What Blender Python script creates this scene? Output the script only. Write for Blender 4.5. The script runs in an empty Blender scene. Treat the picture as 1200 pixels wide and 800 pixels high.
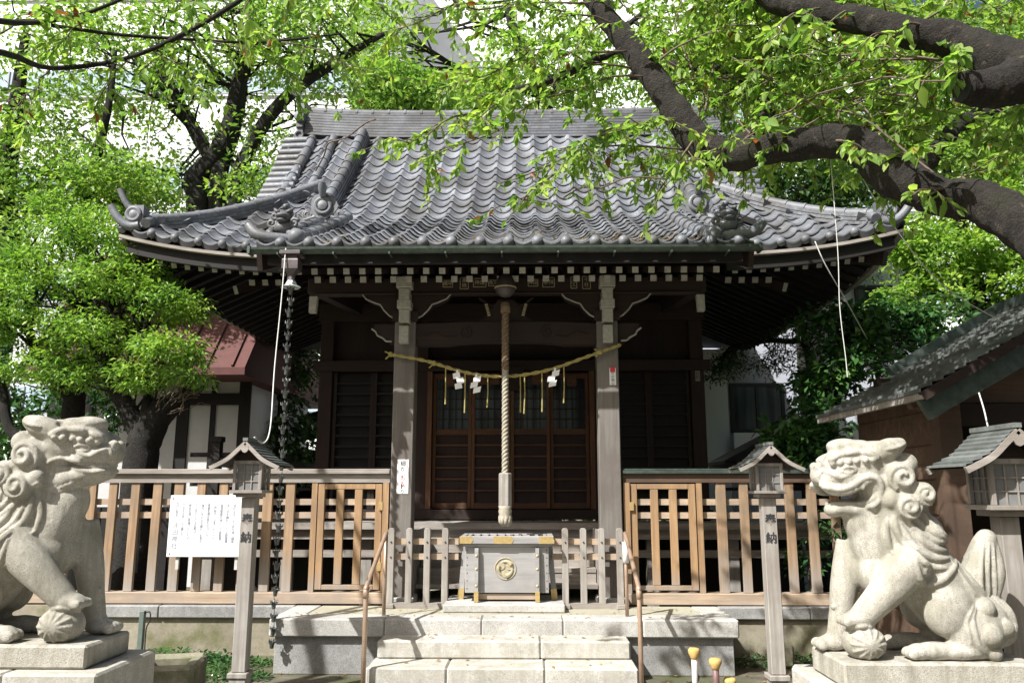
import bpy, bmesh, math, random
import numpy as np
from mathutils import Vector, Matrix
from mathutils.bvhtree import BVHTree
R = math.radians
rng = random.Random(7)
nrg = np.random.default_rng(11)
S = bpy.context.scene
COL = S.collection

# ------------------------------------------------------------------ camera
CAMX, CAMZ, PITCH, YAW, FPX = 0.23, 1.55, R(10.6), R(1.2), 933.0
cd = bpy.data.cameras.new('camera'); cam = bpy.data.objects.new('camera', cd); COL.objects.link(cam)
cd.sensor_width = 36; cd.lens = 28.0; cd.clip_end = 2000; cd.clip_start = 0.05
cam.location = (CAMX, 0, CAMZ); cam.rotation_euler = (R(90) + PITCH, 0, YAW)
S.camera = cam
CM = cam.rotation_euler.to_matrix()

def W(px, py, Y):
    """point of the place that stands Y metres in front of the camera, seen at photo pixel px,py"""
    d = CM @ Vector(((px - 600) / FPX, (400 - py) / FPX, -1))
    k = Y / d.y
    return Vector((CAMX + d.x * k, Y, CAMZ + d.z * k))
def PPM(Y, z=1.5):
    return FPX / (Y * math.cos(PITCH) + (z - CAMZ) * math.sin(PITCH))

# ------------------------------------------------------------------ light
SUNDIR = Vector((-0.66, -0.66, 1.0)).normalized()
world = bpy.data.worlds.new('World'); S.world = world; world.use_nodes = True
wn = world.node_tree; bg = wn.nodes['Background']
sky = wn.nodes.new('ShaderNodeTexSky'); sky.sky_type = 'NISHITA'; sky.sun_disc = False
sky.sun_elevation = math.asin(SUNDIR.z); sky.sun_rotation = math.atan2(SUNDIR.x, SUNDIR.y)
sky.air_density = 1.0; sky.dust_density = 6.0; sky.ozone_density = 1.0
wn.links.new(sky.outputs[0], bg.inputs[0]); bg.inputs[1].default_value = 0.055
sd = bpy.data.lights.new('sun', 'SUN'); sun = bpy.data.objects.new('sun', sd); COL.objects.link(sun)
sd.energy = 5.0; sd.angle = R(0.55); sd.color = (1.0, 0.985, 0.955)
sun.rotation_euler = SUNDIR.to_track_quat('Z', 'Y').to_euler()
S.view_settings.view_transform = 'Standard'; S.view_settings.look = 'None'
S.view_settings.gamma = 1; S.view_settings.exposure = 0.85
S.cycles.max_bounces = 8; S.cycles.transparent_max_bounces = 8

# ------------------------------------------------------------------ materials
def newmat(name):
    m = bpy.data.materials.new(name); m.use_nodes = True
    nt = m.node_tree; return m, nt, nt.nodes['Principled BSDF']
def N(nt, t, **kw):
    n = nt.nodes.new(t)
    for k, v in kw.items():
        if k in n.inputs: n.inputs[k].default_value = v
        else: setattr(n, k, v)
    return n
def c4(c): return (c[0], c[1], c[2], 1)
def ramp(nt, fac, stops):
    r = nt.nodes.new('ShaderNodeValToRGB'); e = r.color_ramp.elements
    e[0].position, e[0].color = stops[0][0], c4(stops[0][1]); e[1].position, e[1].color = stops[-1][0], c4(stops[-1][1])
    for p, c in stops[1:-1]:
        x = e.new(p); x.color = c4(c)
    nt.links.new(fac, r.inputs[0]); return r.outputs[0]
def mix(nt, fac, a, b, mode='MIX'):
    n = nt.nodes.new('ShaderNodeMix'); n.data_type = 'RGBA'; n.blend_type = mode
    for s, v in ((0, fac), (6, a), (7, b)):
        if hasattr(v, 'links'): nt.links.new(v, n.inputs[s])
        elif s == 0: n.inputs[0].default_value = v
        else: n.inputs[s].default_value = c4(v)
    return n.outputs[2]
def coords(nt, scale=(1, 1, 1), kind='Object'):
    tc = nt.nodes.new('ShaderNodeTexCoord'); mp = nt.nodes.new('ShaderNodeMapping')
    nt.links.new(tc.outputs[kind], mp.inputs[0]); mp.inputs['Scale'].default_value = scale
    return mp.outputs[0]
def noise(nt, vec, scale, detail=6, rough=.6):
    n = nt.nodes.new('ShaderNodeTexNoise'); nt.links.new(vec, n.inputs['Vector'])
    n.inputs['Scale'].default_value = scale; n.inputs['Detail'].default_value = detail; n.inputs['Roughness'].default_value = rough
    return n.outputs[0]
def bump(nt, bs, h, strength=.4, dist=.01):
    b = nt.nodes.new('ShaderNodeBump'); b.inputs['Strength'].default_value = strength; b.inputs['Distance'].default_value = dist
    nt.links.new(h, b.inputs['Height']); nt.links.new(b.outputs[0], bs.inputs['Normal'])

def wood(name, cols, axis='z', rough=.75, bmp=.5, blotch=None, scale=1.0, low=None):
    """grain runs along axis; low=(z0,z1,colour): weathered foot"""
    m, nt, bs = newmat(name)
    sc = {'z': (26, 26, 1.6), 'x': (1.6, 26, 26), 'y': (26, 1.6, 26)}[axis]
    v = coords(nt, tuple(s * scale for s in sc))
    g = noise(nt, v, 1.0, 8, .65)
    col = ramp(nt, g, [(.28, cols[0]), (.5, cols[1]), (.72, cols[2])])
    v2 = coords(nt, (1, 1, 1)); b2 = noise(nt, v2, 2.3, 5, .6)
    f2 = ramp(nt, b2, [(.42, (0, 0, 0)), (.66, (1, 1, 1))])
    col = mix(nt, f2, col, blotch or cols[0])
    if low:
        tc = nt.nodes.new('ShaderNodeTexCoord'); sp = nt.nodes.new('ShaderNodeSeparateXYZ'); nt.links.new(tc.outputs['Object'], sp.inputs[0])
        ad = nt.nodes.new('ShaderNodeMath'); ad.operation = 'MULTIPLY_ADD'; nt.links.new(b2, ad.inputs[0]); ad.inputs[1].default_value = -.9
        nt.links.new(sp.outputs[2], ad.inputs[2])
        mr = N(nt, 'ShaderNodeMapRange'); nt.links.new(ad.outputs[0], mr.inputs[0])
        mr.inputs[1].default_value = low[0]; mr.inputs[2].default_value = low[1]; mr.inputs[3].default_value = 1; mr.inputs[4].default_value = 0
        col = mix(nt, mr.outputs[0], col, mix(nt, g, tuple(c * .7 for c in low[2]), tuple(c * 1.25 for c in low[2])))
    nt.links.new(col, bs.inputs['Base Color']); bs.inputs['Roughness'].default_value = rough
    bump(nt, bs, g, bmp, .004)
    return m

def stone(name, base, dark, speck=.35, moss=None, rough=.9, scale=1.0, bmp=.6, stain=.5, streak=None):
    m, nt, bs = newmat(name)
    v = coords(nt, (scale,) * 3)
    big = noise(nt, v, 2.2, 8, .65); fine = noise(nt, v, 120, 3, .7); mid = noise(nt, v, 24, 5, .65)
    col = ramp(nt, big, [(.3, dark), (.62, base)])
    col = mix(nt, stain, base, col)
    sp = ramp(nt, fine, [(.33, (1 - speck,) * 3), (.5, (1, 1, 1)), (.72, (1 + speck * .25,) * 3)])
    col = mix(nt, 1.0, col, sp, 'MULTIPLY')
    md = ramp(nt, mid, [(.3, (.78, .77, .74)), (.6, (1, 1, 1))]); col = mix(nt, .8, col, md, 'MULTIPLY')
    if streak:
        sv = coords(nt, (9, 9, 1.3)); f = ramp(nt, noise(nt, sv, 1.0, 7, .7), [(.46, (0, 0, 0)), (.60, (.8,) * 3)]); col = mix(nt, f, col, streak)
        f = ramp(nt, noise(nt, coords(nt), 4.5, 8, .72), [(.52, (0, 0, 0)), (.64, (.6,) * 3)]); col = mix(nt, f, col, tuple(x * .7 for x in streak))
    if moss:
        f = ramp(nt, noise(nt, v, 3.3, 7, .7), [(.5, (0, 0, 0)), (.68, (1, 1, 1))]); col = mix(nt, f, col, moss)
    nt.links.new(col, bs.inputs['Base Color']); bs.inputs['Roughness'].default_value = rough
    ad = nt.nodes.new('ShaderNodeMath'); ad.operation = 'ADD'; nt.links.new(fine, ad.inputs[0]); nt.links.new(mid, ad.inputs[1])
    bump(nt, bs, ad.outputs[0], bmp, .004)
    return m

def plain(name, c, rough=.6, metal=0., var=.25, scale=9, bmp=.15, c2=None):
    m, nt, bs = newmat(name)
    g = noise(nt, coords(nt), scale, 6, .6)
    col = ramp(nt, g, [(.3, c2 or tuple(x * (1 - var) for x in c)), (.7, c)])
    nt.links.new(col, bs.inputs['Base Color']); bs.inputs['Roughness'].default_value = rough; bs.inputs['Metallic'].default_value = metal
    if bmp: bump(nt, bs, g, bmp, .004)
    return m

def tile_mat(name, a, b, c, rough=.42, moss=None):
    m, nt, bs = newmat(name)
    uv = nt.nodes.new('ShaderNodeUVMap'); uv.uv_map = 'tile'
    fl = nt.nodes.new('ShaderNodeVectorMath'); fl.operation = 'FLOOR'; nt.links.new(uv.outputs[0], fl.inputs[0])
    wn_ = nt.nodes.new('ShaderNodeTexWhiteNoise'); nt.links.new(fl.outputs[0], wn_.inputs[0])
    col = ramp(nt, wn_.outputs[0], [(0, a), (.5, b), (1, c)])
    v = coords(nt); g = noise(nt, v, 3.5, 7, .65); g2 = noise(nt, v, 45, 5, .7)
    col = mix(nt, ramp(nt, g, [(.45, (0, 0, 0)), (.75, (.6,) * 3)]), col, (.26, .27, .285))
    col = mix(nt, 1.0, col, ramp(nt, g2, [(.3, (.68,) * 3), (.65, (1.06,) * 3)]), 'MULTIPLY')
    st_ = noise(nt, v, 1.5, 9, .72)
    col = mix(nt, ramp(nt, st_, [(.44, (0, 0, 0)), (.60, (.7,) * 3)]), col, (.07, .066, .06))
    sp_ = noise(nt, v, 13, 6, .75); col = mix(nt, ramp(nt, sp_, [(.60, (0, 0, 0)), (.68, (.55,) * 3)]), col, (.26, .25, .22))
    if moss: col = mix(nt, ramp(nt, noise(nt, v, 6, 8, .7), [(.56, (0, 0, 0)), (.7, (.8,) * 3)]), col, moss)
    nt.links.new(col, bs.inputs['Base Color'])
    rr = ramp(nt, g2, [(.3, (rough - .1,) * 3), (.7, (rough + .2,) * 3)]); nt.links.new(rr, bs.inputs['Roughness'])
    bump(nt, bs, g2, .3, .003)
    return m

def leaf_mat(name, a, b, c, odd=None, trans=.45, rough=.45):
    m, nt, bs = newmat(name)
    g = nt.nodes.new('ShaderNodeNewGeometry')
    st = [(0, a), (.45, b), (.93, c)]
    if odd: st += [(.984, c), (.986, odd), (1, odd)]
    else: st += [(1, c)]
    col = ramp(nt, g.outputs['Random Per Island'], st)
    cl = noise(nt, coords(nt), 1.7, 4, .7)
    col = mix(nt, 1.0, col, ramp(nt, cl, [(.32, (.62, .74, .72)), (.5, (1, 1, 1)), (.68, (1.32, 1.16, .85))]), 'MULTIPLY')
    nt.links.new(col, bs.inputs['Base Color']); bs.inputs['Roughness'].default_value = rough
    bs.inputs['Specular IOR Level'].default_value = .35
    t = nt.nodes.new('ShaderNodeBsdfTranslucent'); nt.links.new(mix(nt, 1.0, col, (1.1, 1.3, .6), 'MULTIPLY'), t.inputs[0])
    ms = nt.nodes.new('ShaderNodeMixShader'); ms.inputs[0].default_value = trans
    nt.links.new(bs.outputs[0], ms.inputs[1]); nt.links.new(t.outputs[0], ms.inputs[2])
    nt.links.new(ms.outputs[0], nt.nodes['Material Output'].inputs[0])
    return m

M = {}
M['fence_wood'] = wood('fence_wood', [(.17, .105, .06), (.31, .20, .115), (.43, .30, .18)], 'z', blotch=(.22, .16, .105), low=(.0, .55, (.33, .30, .27)))
M['new_wood'] = wood('new_wood', [(.20, .12, .06), (.33, .205, .105), (.43, .28, .15)], 'z', blotch=(.25, .16, .09), low=(-.1, .4, (.30, .27, .24)))
M['grey_wood_x'] = wood('grey_wood_x', [(.17, .15, .13), (.30, .27, .24), (.42, .39, .35)], 'x', blotch=(.22, .19, .16))
M['grey_wood'] = wood('grey_wood', [(.17, .15, .135), (.30, .28, .25), (.43, .40, .37)], 'z', blotch=(.23, .20, .17))
M['rail_wood_x'] = wood('rail_wood_x', [(.25, .18, .12), (.40, .30, .21), (.52, .42, .32)], 'x', blotch=(.3, .24, .19))
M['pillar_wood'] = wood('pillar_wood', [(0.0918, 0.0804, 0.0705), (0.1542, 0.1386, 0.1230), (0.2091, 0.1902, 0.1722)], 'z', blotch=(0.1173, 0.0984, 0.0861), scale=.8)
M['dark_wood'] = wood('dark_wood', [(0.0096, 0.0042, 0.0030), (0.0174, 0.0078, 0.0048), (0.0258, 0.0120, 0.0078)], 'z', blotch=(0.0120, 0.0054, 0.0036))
M['dark_wood_x'] = wood('dark_wood_x', [(0.0124, 0.0056, 0.0037), (0.0223, 0.0105, 0.0062), (0.0335, 0.0155, 0.0093)], 'x', blotch=(0.0167, 0.0081, 0.0056))
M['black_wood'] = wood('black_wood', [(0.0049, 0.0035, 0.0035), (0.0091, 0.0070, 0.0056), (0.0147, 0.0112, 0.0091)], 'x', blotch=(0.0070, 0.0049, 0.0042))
M['door_wood'] = wood('door_wood', [(0.0736, 0.0312, 0.0144), (0.1240, 0.0552, 0.0232), (0.1656, 0.0808, 0.0368)], 'z', blotch=(0.0880, 0.0392, 0.0184))
M['door_wood_x'] = wood('door_wood_x', [(0.0600, 0.0256, 0.0120), (0.1008, 0.0432, 0.0192), (0.1336, 0.0648, 0.0304)], 'x', blotch=(0.0688, 0.0320, 0.0160))
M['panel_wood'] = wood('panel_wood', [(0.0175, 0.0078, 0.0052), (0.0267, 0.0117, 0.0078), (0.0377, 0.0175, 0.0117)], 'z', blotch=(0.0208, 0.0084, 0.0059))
M['shed_wood'] = wood('shed_wood', [(.06, .035, .022), (.11, .066, .042), (.16, .10, .065)], 'x', blotch=(.07, .045, .03), scale=.6)
M['box_wood'] = wood('box_wood', [(0.1968, 0.1927, 0.1886), (0.3034, 0.2952, 0.2870), (0.3854, 0.3772, 0.3690)], 'x', blotch=(0.2460, 0.2378, 0.2296), scale=.7)
M['white_end'] = plain('white_end_paint', (0.4420, 0.4250, 0.3655), .8, var=.35, scale=30)
M['white_paint'] = plain('white_board_paint', (.82, .83, .84), .45, var=.05, scale=4)
M['granite'] = stone('granite', (.50, .49, .46), (.27, .26, .24), .45, scale=1, stain=.7)
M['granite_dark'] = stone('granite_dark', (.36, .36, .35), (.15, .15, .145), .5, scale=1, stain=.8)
M['granite_step'] = stone('granite_step', (.57, .555, .51), (.36, .335, .28), .4, scale=1, stain=.85, streak=(.34, .32, .27))
M['lion_stone'] = stone('lion_stone', (.52, .495, .435), (.33, .31, .255), .5, moss=None, scale=1.5, bmp=1.0, stain=.8, streak=(.27, .255, .20))
M['render'] = stone('cement_render', (.33, .30, .23), (.19, .165, .115), .15, moss=(.12, .125, .05), scale=.8, stain=.9)
M['floor_cement'] = stone('platform_cement', (.38, .36, .28), (.28, .26, .19), .12, scale=.8, stain=.6)
M['mossy_stone'] = stone('mossy_stone', (.30, .28, .21), (.12, .12, .07), .3, moss=(.09, .11, .03), stain=.9)
M['tile'] = tile_mat('roof_tile', (.11, .12, .14), (.175, .187, .215), (.275, .29, .32), .42)
M['ridge_tile'] = tile_mat('ridge_tile', (.11, .12, .145), (.155, .165, .19), (.21, .22, .24), .5)
M['copper_roof'] = tile_mat('copper_shingle', (.09, .105, .095), (.15, .168, .155), (.22, .24, .225), .5)
M['copper'] = plain('aged_copper', (.10, .13, .11), .5, .5, .5, 18)
M['chain_metal'] = plain('rain_chain_metal', (.16, .17, .165), .45, .6, .5, 30)
M['hopper_metal'] = plain('hopper_metal', (.12, .10, .10), .5, .4, .4, 20)
M['pale_metal'] = plain('pale_verdigris', (.5, .56, .54), .5, .2, .3, 20)
M['rail_metal'] = plain('brown_pipe', (0.462, 0.329, 0.238), .42, .35, .25, 14)
M['gold'] = plain('brass', (.60, .44, .19), .45, .5, .3, 40)
M['gold_paint'] = plain('gilt_paint', (.50, .43, .27), .6, .1, .4, 40)
M['rope'] = plain('straw_rope', (.42, .38, .30), .9, 0, .4, 60)
M['rope_dirty'] = plain('brown_rope', (.24, .165, .10), .9, 0, .5, 40)
M['straw'] = plain('fresh_straw_rope', (.42, .35, .12), .85, 0, .4, 50)
M['paper'] = plain('paper', (.85, .85, .85), .7, 0, .03, 5, 0)
M['ink'] = plain('ink', (.03, .03, .035), .7, 0, .1, 5, 0)
M['faded_ink'] = plain('faded_ink', (.30, .32, .37), .7, 0, .1, 5, 0)
M['red_ink'] = plain('red_ink', (.65, .05, .07), .7, 0, .1, 5, 0)
M['shade_paper'] = plain('lantern_pane', (.22, .22, .215), .35, 0, .3, 12, 0)
M['wire'] = plain('white_wire', (.60, .60, .56), .5, 0, .1, 10, 0)
M['plaster'] = plain('white_plaster', (.60, .60, .60), .85, 0, .18, 2.5)
M['facade'] = plain('white_facade', (.86, .87, .88), .7, 0, .05, 1)
M['grey_wall'] = plain('grey_wall', (.42, .44, .49), .8, 0, .12, 2)
M['frame_black'] = plain('dark_frame', (.02, .02, .02), .5, 0, .2, 5, 0)
M['red_roof'] = plain('red_metal_roof', (.11, .036, .032), .8, 0, .4, 7, .2, (.08, .03, .025))
M['green_post'] = plain('grey_green_post', (.16, .20, .18), .5, .2, .3, 12)
M['red_cloth'] = plain('red_cloth', (.35, .04, .03), .9, 0, .4, 30)
M['white_plastic'] = plain('white_pipe', (.6, .58, .54), .6, 0, .4, 12)
M['orange_tape'] = plain('yellowed_foam', (.62, .42, .14), .9, 0, .4, 30)
M['purple_pipe'] = plain('purple_brown_pipe', (.17, .09, .085), .5, 0, .3, 15)
M['black'] = plain('near_black', (.01, .01, .01), .8, 0, .1, 5, 0)
def glass_mat():
    m, nt, bs = newmat('window_glass'); bs.inputs['Base Color'].default_value = (.05, .065, .07, 1)
    bs.inputs['Roughness'].default_value = .15; bs.inputs['Specular IOR Level'].default_value = .35
    v = coords(nt, (6, 6, .3)); g = noise(nt, v, 1.2, 3, .5)
    nt.links.new(ramp(nt, g, [(.4, (.02, .026, .03)), (.6, (.07, .095, .10))]), bs.inputs['Base Color']); return m
M['glass'] = glass_mat()
def glass_band():
    m, nt, bs = newmat('pale_glass'); bs.inputs['Base Color'].default_value = (.42, .52, .60, 1); bs.inputs['Roughness'].default_value = .12
    return m
M['glass_band'] = glass_band()
def bark_mat(name, a, b, c, moss=None):
    m, nt, bs = newmat(name); v = coords(nt)
    g = noise(nt, coords(nt, (1, 1, 1)), 26, 10, .78); big = noise(nt, v, 5, 8, .7); patch = noise(nt, v, 11, 6, .6)
    vo = nt.nodes.new('ShaderNodeTexVoronoi'); nt.links.new(v, vo.inputs['Vector']); vo.inputs['Scale'].default_value = 34; vo.feature = 'DISTANCE_TO_EDGE'
    col = ramp(nt, g, [(.34, a), (.5, b), (.66, c)])
    col = mix(nt, ramp(nt, big, [(.48, (0, 0, 0)), (.62, (.9,) * 3)]), col, moss or c)
    col = mix(nt, ramp(nt, patch, [(.62, (0, 0, 0)), (.70, (.75,) * 3)]), col, tuple(min(1, x * 2.6) for x in c))
    nt.links.new(col, bs.inputs['Base Color']); bs.inputs['Roughness'].default_value = .92
    cr = ramp(nt, vo.outputs[0], [(0, (0, 0, 0)), (.12, (1, 1, 1))])
    ad = nt.nodes.new('ShaderNodeMath'); ad.operation = 'MULTIPLY_ADD'; nt.links.new(cr, ad.inputs[0]); ad.inputs[1].default_value = .16; nt.links.new(g, ad.inputs[2])
    bump(nt, bs, ad.outputs[0], 1.0, .03); return m
M['bark'] = bark_mat('cherry_bark', (0.0052, 0.0039, 0.0033), (0.0182, 0.0137, 0.0104), (0.0455, 0.0370, 0.0279), (0.0260, 0.0247, 0.0143))
M['bark_dark'] = bark_mat('dark_bark', (.007, .006, .005), (.016, .014, .011), (.03, .027, .022))
M['twig'] = plain('twig_bark', (.16, .12, .085), .85, 0, .5, 30)
M['leaf_cherry'] = leaf_mat('cherry_leaf', (.14, .25, .055), (.25, .38, .085), (.40, .52, .16), (.28, .08, .03), .55, .4)
M['leaf_back'] = leaf_mat('back_leaf', (.12, .21, .05), (.22, .35, .085), (.38, .50, .15), None, .5)
M['leaf_dark'] = leaf_mat('evergreen_leaf', (.022, .06, .018), (.045, .10, .028), (.09, .16, .04), None, .25, .3)
M['leaf_bright'] = leaf_mat('bright_leaf', (.11, .22, .045), (.21, .36, .07), (.36, .50, .12), None, .4)
M['leaf_maple'] = leaf_mat('maple_leaf', (.14, .25, .055), (.25, .39, .085), (.40, .52, .14), None, .5)
M['leaf_gloss'] = leaf_mat('camellia_leaf', (.025, .08, .025), (.045, .12, .035), (.08, .17, .045), None, .2, .22)
def ground_mat():
    m, nt, bs = newmat('earth'); v = coords(nt)
    g = noise(nt, v, 5, 9, .7); f = noise(nt, v, 70, 4, .7)
    col = ramp(nt, g, [(.3, (.06, .05, .035)), (.5, (.12, .105, .075)), (.7, (.2, .175, .13))])
    col = mix(nt, ramp(nt, noise(nt, v, 1.2, 6, .6), [(.45, (0, 0, 0)), (.62, (1, 1, 1))]), col, (.075, .085, .03))
    col = mix(nt, 1, col, ramp(nt, f, [(.3, (.6,) * 3), (.7, (1.25,) * 3)]), 'MULTIPLY')
    nt.links.new(col, bs.inputs['Base Color']); bs.inputs['Roughness'].default_value = .95
    bump(nt, bs, f, .8, .01); return m
M['earth'] = ground_mat()

# ------------------------------------------------------------------ mesh helpers
class MB:
    def __init__(s): s.v = []; s.f = []; s.m = []; s.uv = []; s.cur = 0
    def add(s, vs, fs, uvs=None):
        o = len(s.v); s.v += [tuple(v) for v in vs]
        for i, f in enumerate(fs):
            s.f.append([j + o for j in f]); s.m.append(s.cur)
            s.uv.append(uvs[i] if uvs else None)
    def box(s, c, d, rot=None, front=None):
        """c centre, d full sizes; front = material slot of the -y face"""
        x, y, z = d[0] / 2, d[1] / 2, d[2] / 2
        vs = [Vector((a * x, b * y, e * z)) for a in (-1, 1) for b in (-1, 1) for e in (-1, 1)]
        if rot is not None: vs = [rot @ v for v in vs]
        vs = [v + Vector(c) for v in vs]
        fs = [[0, 1, 3, 2], [4, 6, 7, 5], [0, 4, 5, 1], [2, 3, 7, 6], [0, 2, 6, 4], [1, 5, 7, 3]]
        s.add(vs, fs)
        if front is not None: s.m[-4] = front
        return s
    def span(s, a, b, **k):
        return s.box([(a[i] + b[i]) / 2 for i in range(3)], [abs(b[i] - a[i]) for i in range(3)], **k)
    def bar(s, p, q, w, h, up=(0, 0, 1), front=None):
        p = Vector(p); q = Vector(q); t = (q - p); L = t.length; t.normalize()
        side = t.cross(Vector(up)).normalized(); u = side.cross(t)
        rot = Matrix((side, t, u)).transposed()
        return s.box((p + q) / 2, (w, L, h), rot, front)
    def tube(s, pts, rad, seg=8, cap=True, twist=0):
        pts = [Vector(p) for p in pts]; n = len(pts)
        if not hasattr(rad, '__len__'): rad = [rad] * n
        t0 = (pts[1] - pts[0]).normalized()
        a = t0.orthogonal().normalized(); rings = []; vs = []
        for i in range(n):
            t = (pts[min(i + 1, n - 1)] - pts[max(i - 1, 0)]).normalized()
            a = (a - t * a.dot(t)); a = a.normalized() if a.length > 1e-6 else t.orthogonal().normalized()
            b = t.cross(a)
            for k in range(seg):
                th = 2 * math.pi * k / seg
                vs.append(pts[i] + (a * math.cos(th) + b * math.sin(th)) * rad[i])
        fs = []
        for i in range(n - 1):
            for k in range(seg):
                k2 = (k + 1) % seg
                fs.append([i * seg + k, i * seg + k2, (i + 1) * seg + k2, (i + 1) * seg + k])
        if cap: fs.append(list(range(seg))[::-1]); fs.append([(n - 1) * seg + k for k in range(seg)])
        s.add(vs, fs); return s
    def lathe(s, prof, c=(0, 0, 0), seg=16, axis='z', rot=None):
        """prof [(r,h)...]"""
        vs = []; c = Vector(c)
        for r, h in prof:
            for k in range(seg):
                th = 2 * math.pi * k / seg
                p = Vector((r * math.cos(th), r * math.sin(th), h))
                if axis == 'y': p = Vector((p.x, h, p.y))
                if axis == 'x': p = Vector((h, p.x, p.y))
                if rot is not None: p = rot @ p
                vs.append(c + p)
        fs = []
        for i in range(len(prof) - 1):
            for k in range(seg):
                k2 = (k + 1) % seg; fs.append([i * seg + k, i * seg + k2, (i + 1) * seg + k2, (i + 1) * seg + k])
        fs.append(list(range(seg))[::-1]); fs.append([(len(prof) - 1) * seg + k for k in range(seg)])
        s.add(vs, fs); return s
    def prism(s, outline, y0, y1, o=(0, 0, 0)):
        """outline in x,z extruded along y"""
        n = len(outline); o = Vector(o)
        vs = [o + Vector((x, y0, z)) for x, z in outline] + [o + Vector((x, y1, z)) for x, z in outline]
        s.add(vs, [list(range(n)), list(range(2 * n - 1, n - 1, -1))] + [[i, i + n, (i + 1) % n + n, (i + 1) % n] for i in range(n)])
        return s
    def prismx(s, outline, x0, x1, o=(0, 0, 0)):
        n = len(outline); o = Vector(o)
        vs = [o + Vector((x0, y, z)) for y, z in outline] + [o + Vector((x1, y, z)) for y, z in outline]
        s.add(vs, [list(range(n)), list(range(2 * n - 1, n - 1, -1))] + [[i, i + n, (i + 1) % n + n, (i + 1) % n] for i in range(n)])
        return s
    def sweep(s, pts, sec, up=(0, 0, 1), uvrow=0.0):
        pts = [Vector(p) for p in pts]; up = Vector(up); n = len(pts); k = len(sec); vs = []
        for i in range(n):
            t = (pts[min(i + 1, n - 1)] - pts[max(i - 1, 0)]).normalized()
            side = t.cross(up).normalized(); u = side.cross(t)
            sc = sec[i] if isinstance(sec[0][0], (list, tuple)) else sec
            if isinstance(sec[0][0], (list, tuple)): k = len(sc)
            vs += [pts[i] + side * a + u * b for a, b in sc]
        fs = []; uvs = []
        for i in range(n - 1):
            for j in range(k):
                j2 = (j + 1) % k; fs.append([i * k + j, i * k + j2, (i + 1) * k + j2, (i + 1) * k + j])
                uvs.append([(i * .9 + .1, j + uvrow + .1)] * 4)
        fs.append(list(range(k))[::-1]); fs.append([(n - 1) * k + j for j in range(k)]); uvs += [[(.5, .5)] * k] * 2
        s.add(vs, fs, uvs); return s
    def ball(s, c, r, seg=12, ring=8, rot=None):
        if not hasattr(r, '__len__'): r = (r, r, r)
        c = Vector(c); vs = []
        for i in range(ring + 1):
            ph = math.pi * i / ring
            for k in range(seg):
                th = 2 * math.pi * k / seg
                p = Vector((r[0] * math.sin(ph) * math.cos(th), r[1] * math.sin(ph) * math.sin(th), r[2] * math.cos(ph)))
                if rot is not None: p = rot @ p
                vs.append(c + p)
        fs = [[i * seg + k, (i + 1) * seg + k, (i + 1) * seg + (k + 1) % seg, i * seg + (k + 1) % seg] for i in range(ring) for k in range(seg)]
        s.add(vs, fs); return s
    def torus(s, c, R_, r, axis='y', seg=24, sub=8, a0=0, a1=2 * math.pi):
        pts = []
        full = abs(a1 - a0 - 2 * math.pi) < 1e-6
        for k in range(seg + 1):
            a = a0 + (a1 - a0) * k / seg
            p = {'y': Vector((math.cos(a), 0, math.sin(a))), 'z': Vector((math.cos(a), math.sin(a), 0)), 'x': Vector((0, math.cos(a), math.sin(a)))}[axis]
            pts.append(Vector(c) + p * R_)
        return s.tube(pts, r, sub, cap=not full)
    def build(s, name, mat, parent=None, smooth=False, bevel=0, uv=False, loc=None, auto=None):
        me = bpy.data.meshes.new(name); me.from_pydata(s.v, [], s.f)
        mats = mat if isinstance(mat, (list, tuple)) else [mat]
        for m_ in mats: me.materials.append(m_)
        if any(s.m): me.polygons.foreach_set('material_index', s.m)
        if uv or any(u is not None for u in s.uv):
            l = me.uv_layers.new(name='tile'); buf = []
            for f, u in zip(s.f, s.uv):
                for j in range(len(f)): buf += list(u[j]) if u else [0.5, 0.5]
            l.data.foreach_set('uv', buf)
        bm = bmesh.new(); bm.from_mesh(me)
        if bevel:
            bmesh.ops.remove_doubles(bm, verts=bm.verts, dist=1e-5)
            bmesh.ops.bevel(bm, geom=[e for e in bm.edges if e.is_manifold and e.calc_face_angle(0) > .6], offset=bevel, segments=1, affect='EDGES', clamp_overlap=True)
        bmesh.ops.recalc_face_normals(bm, faces=bm.faces)
        bm.to_mesh(me); bm.free()
        if smooth: me.shade_smooth()
        if auto is not None:
            me.shade_smooth(); me.set_sharp_from_angle(angle=R(auto))
        o = bpy.data.objects.new(name, me); COL.objects.link(o)
        if parent is not None: o.parent = parent
        if loc is not None: o.location = loc
        return o

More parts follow.
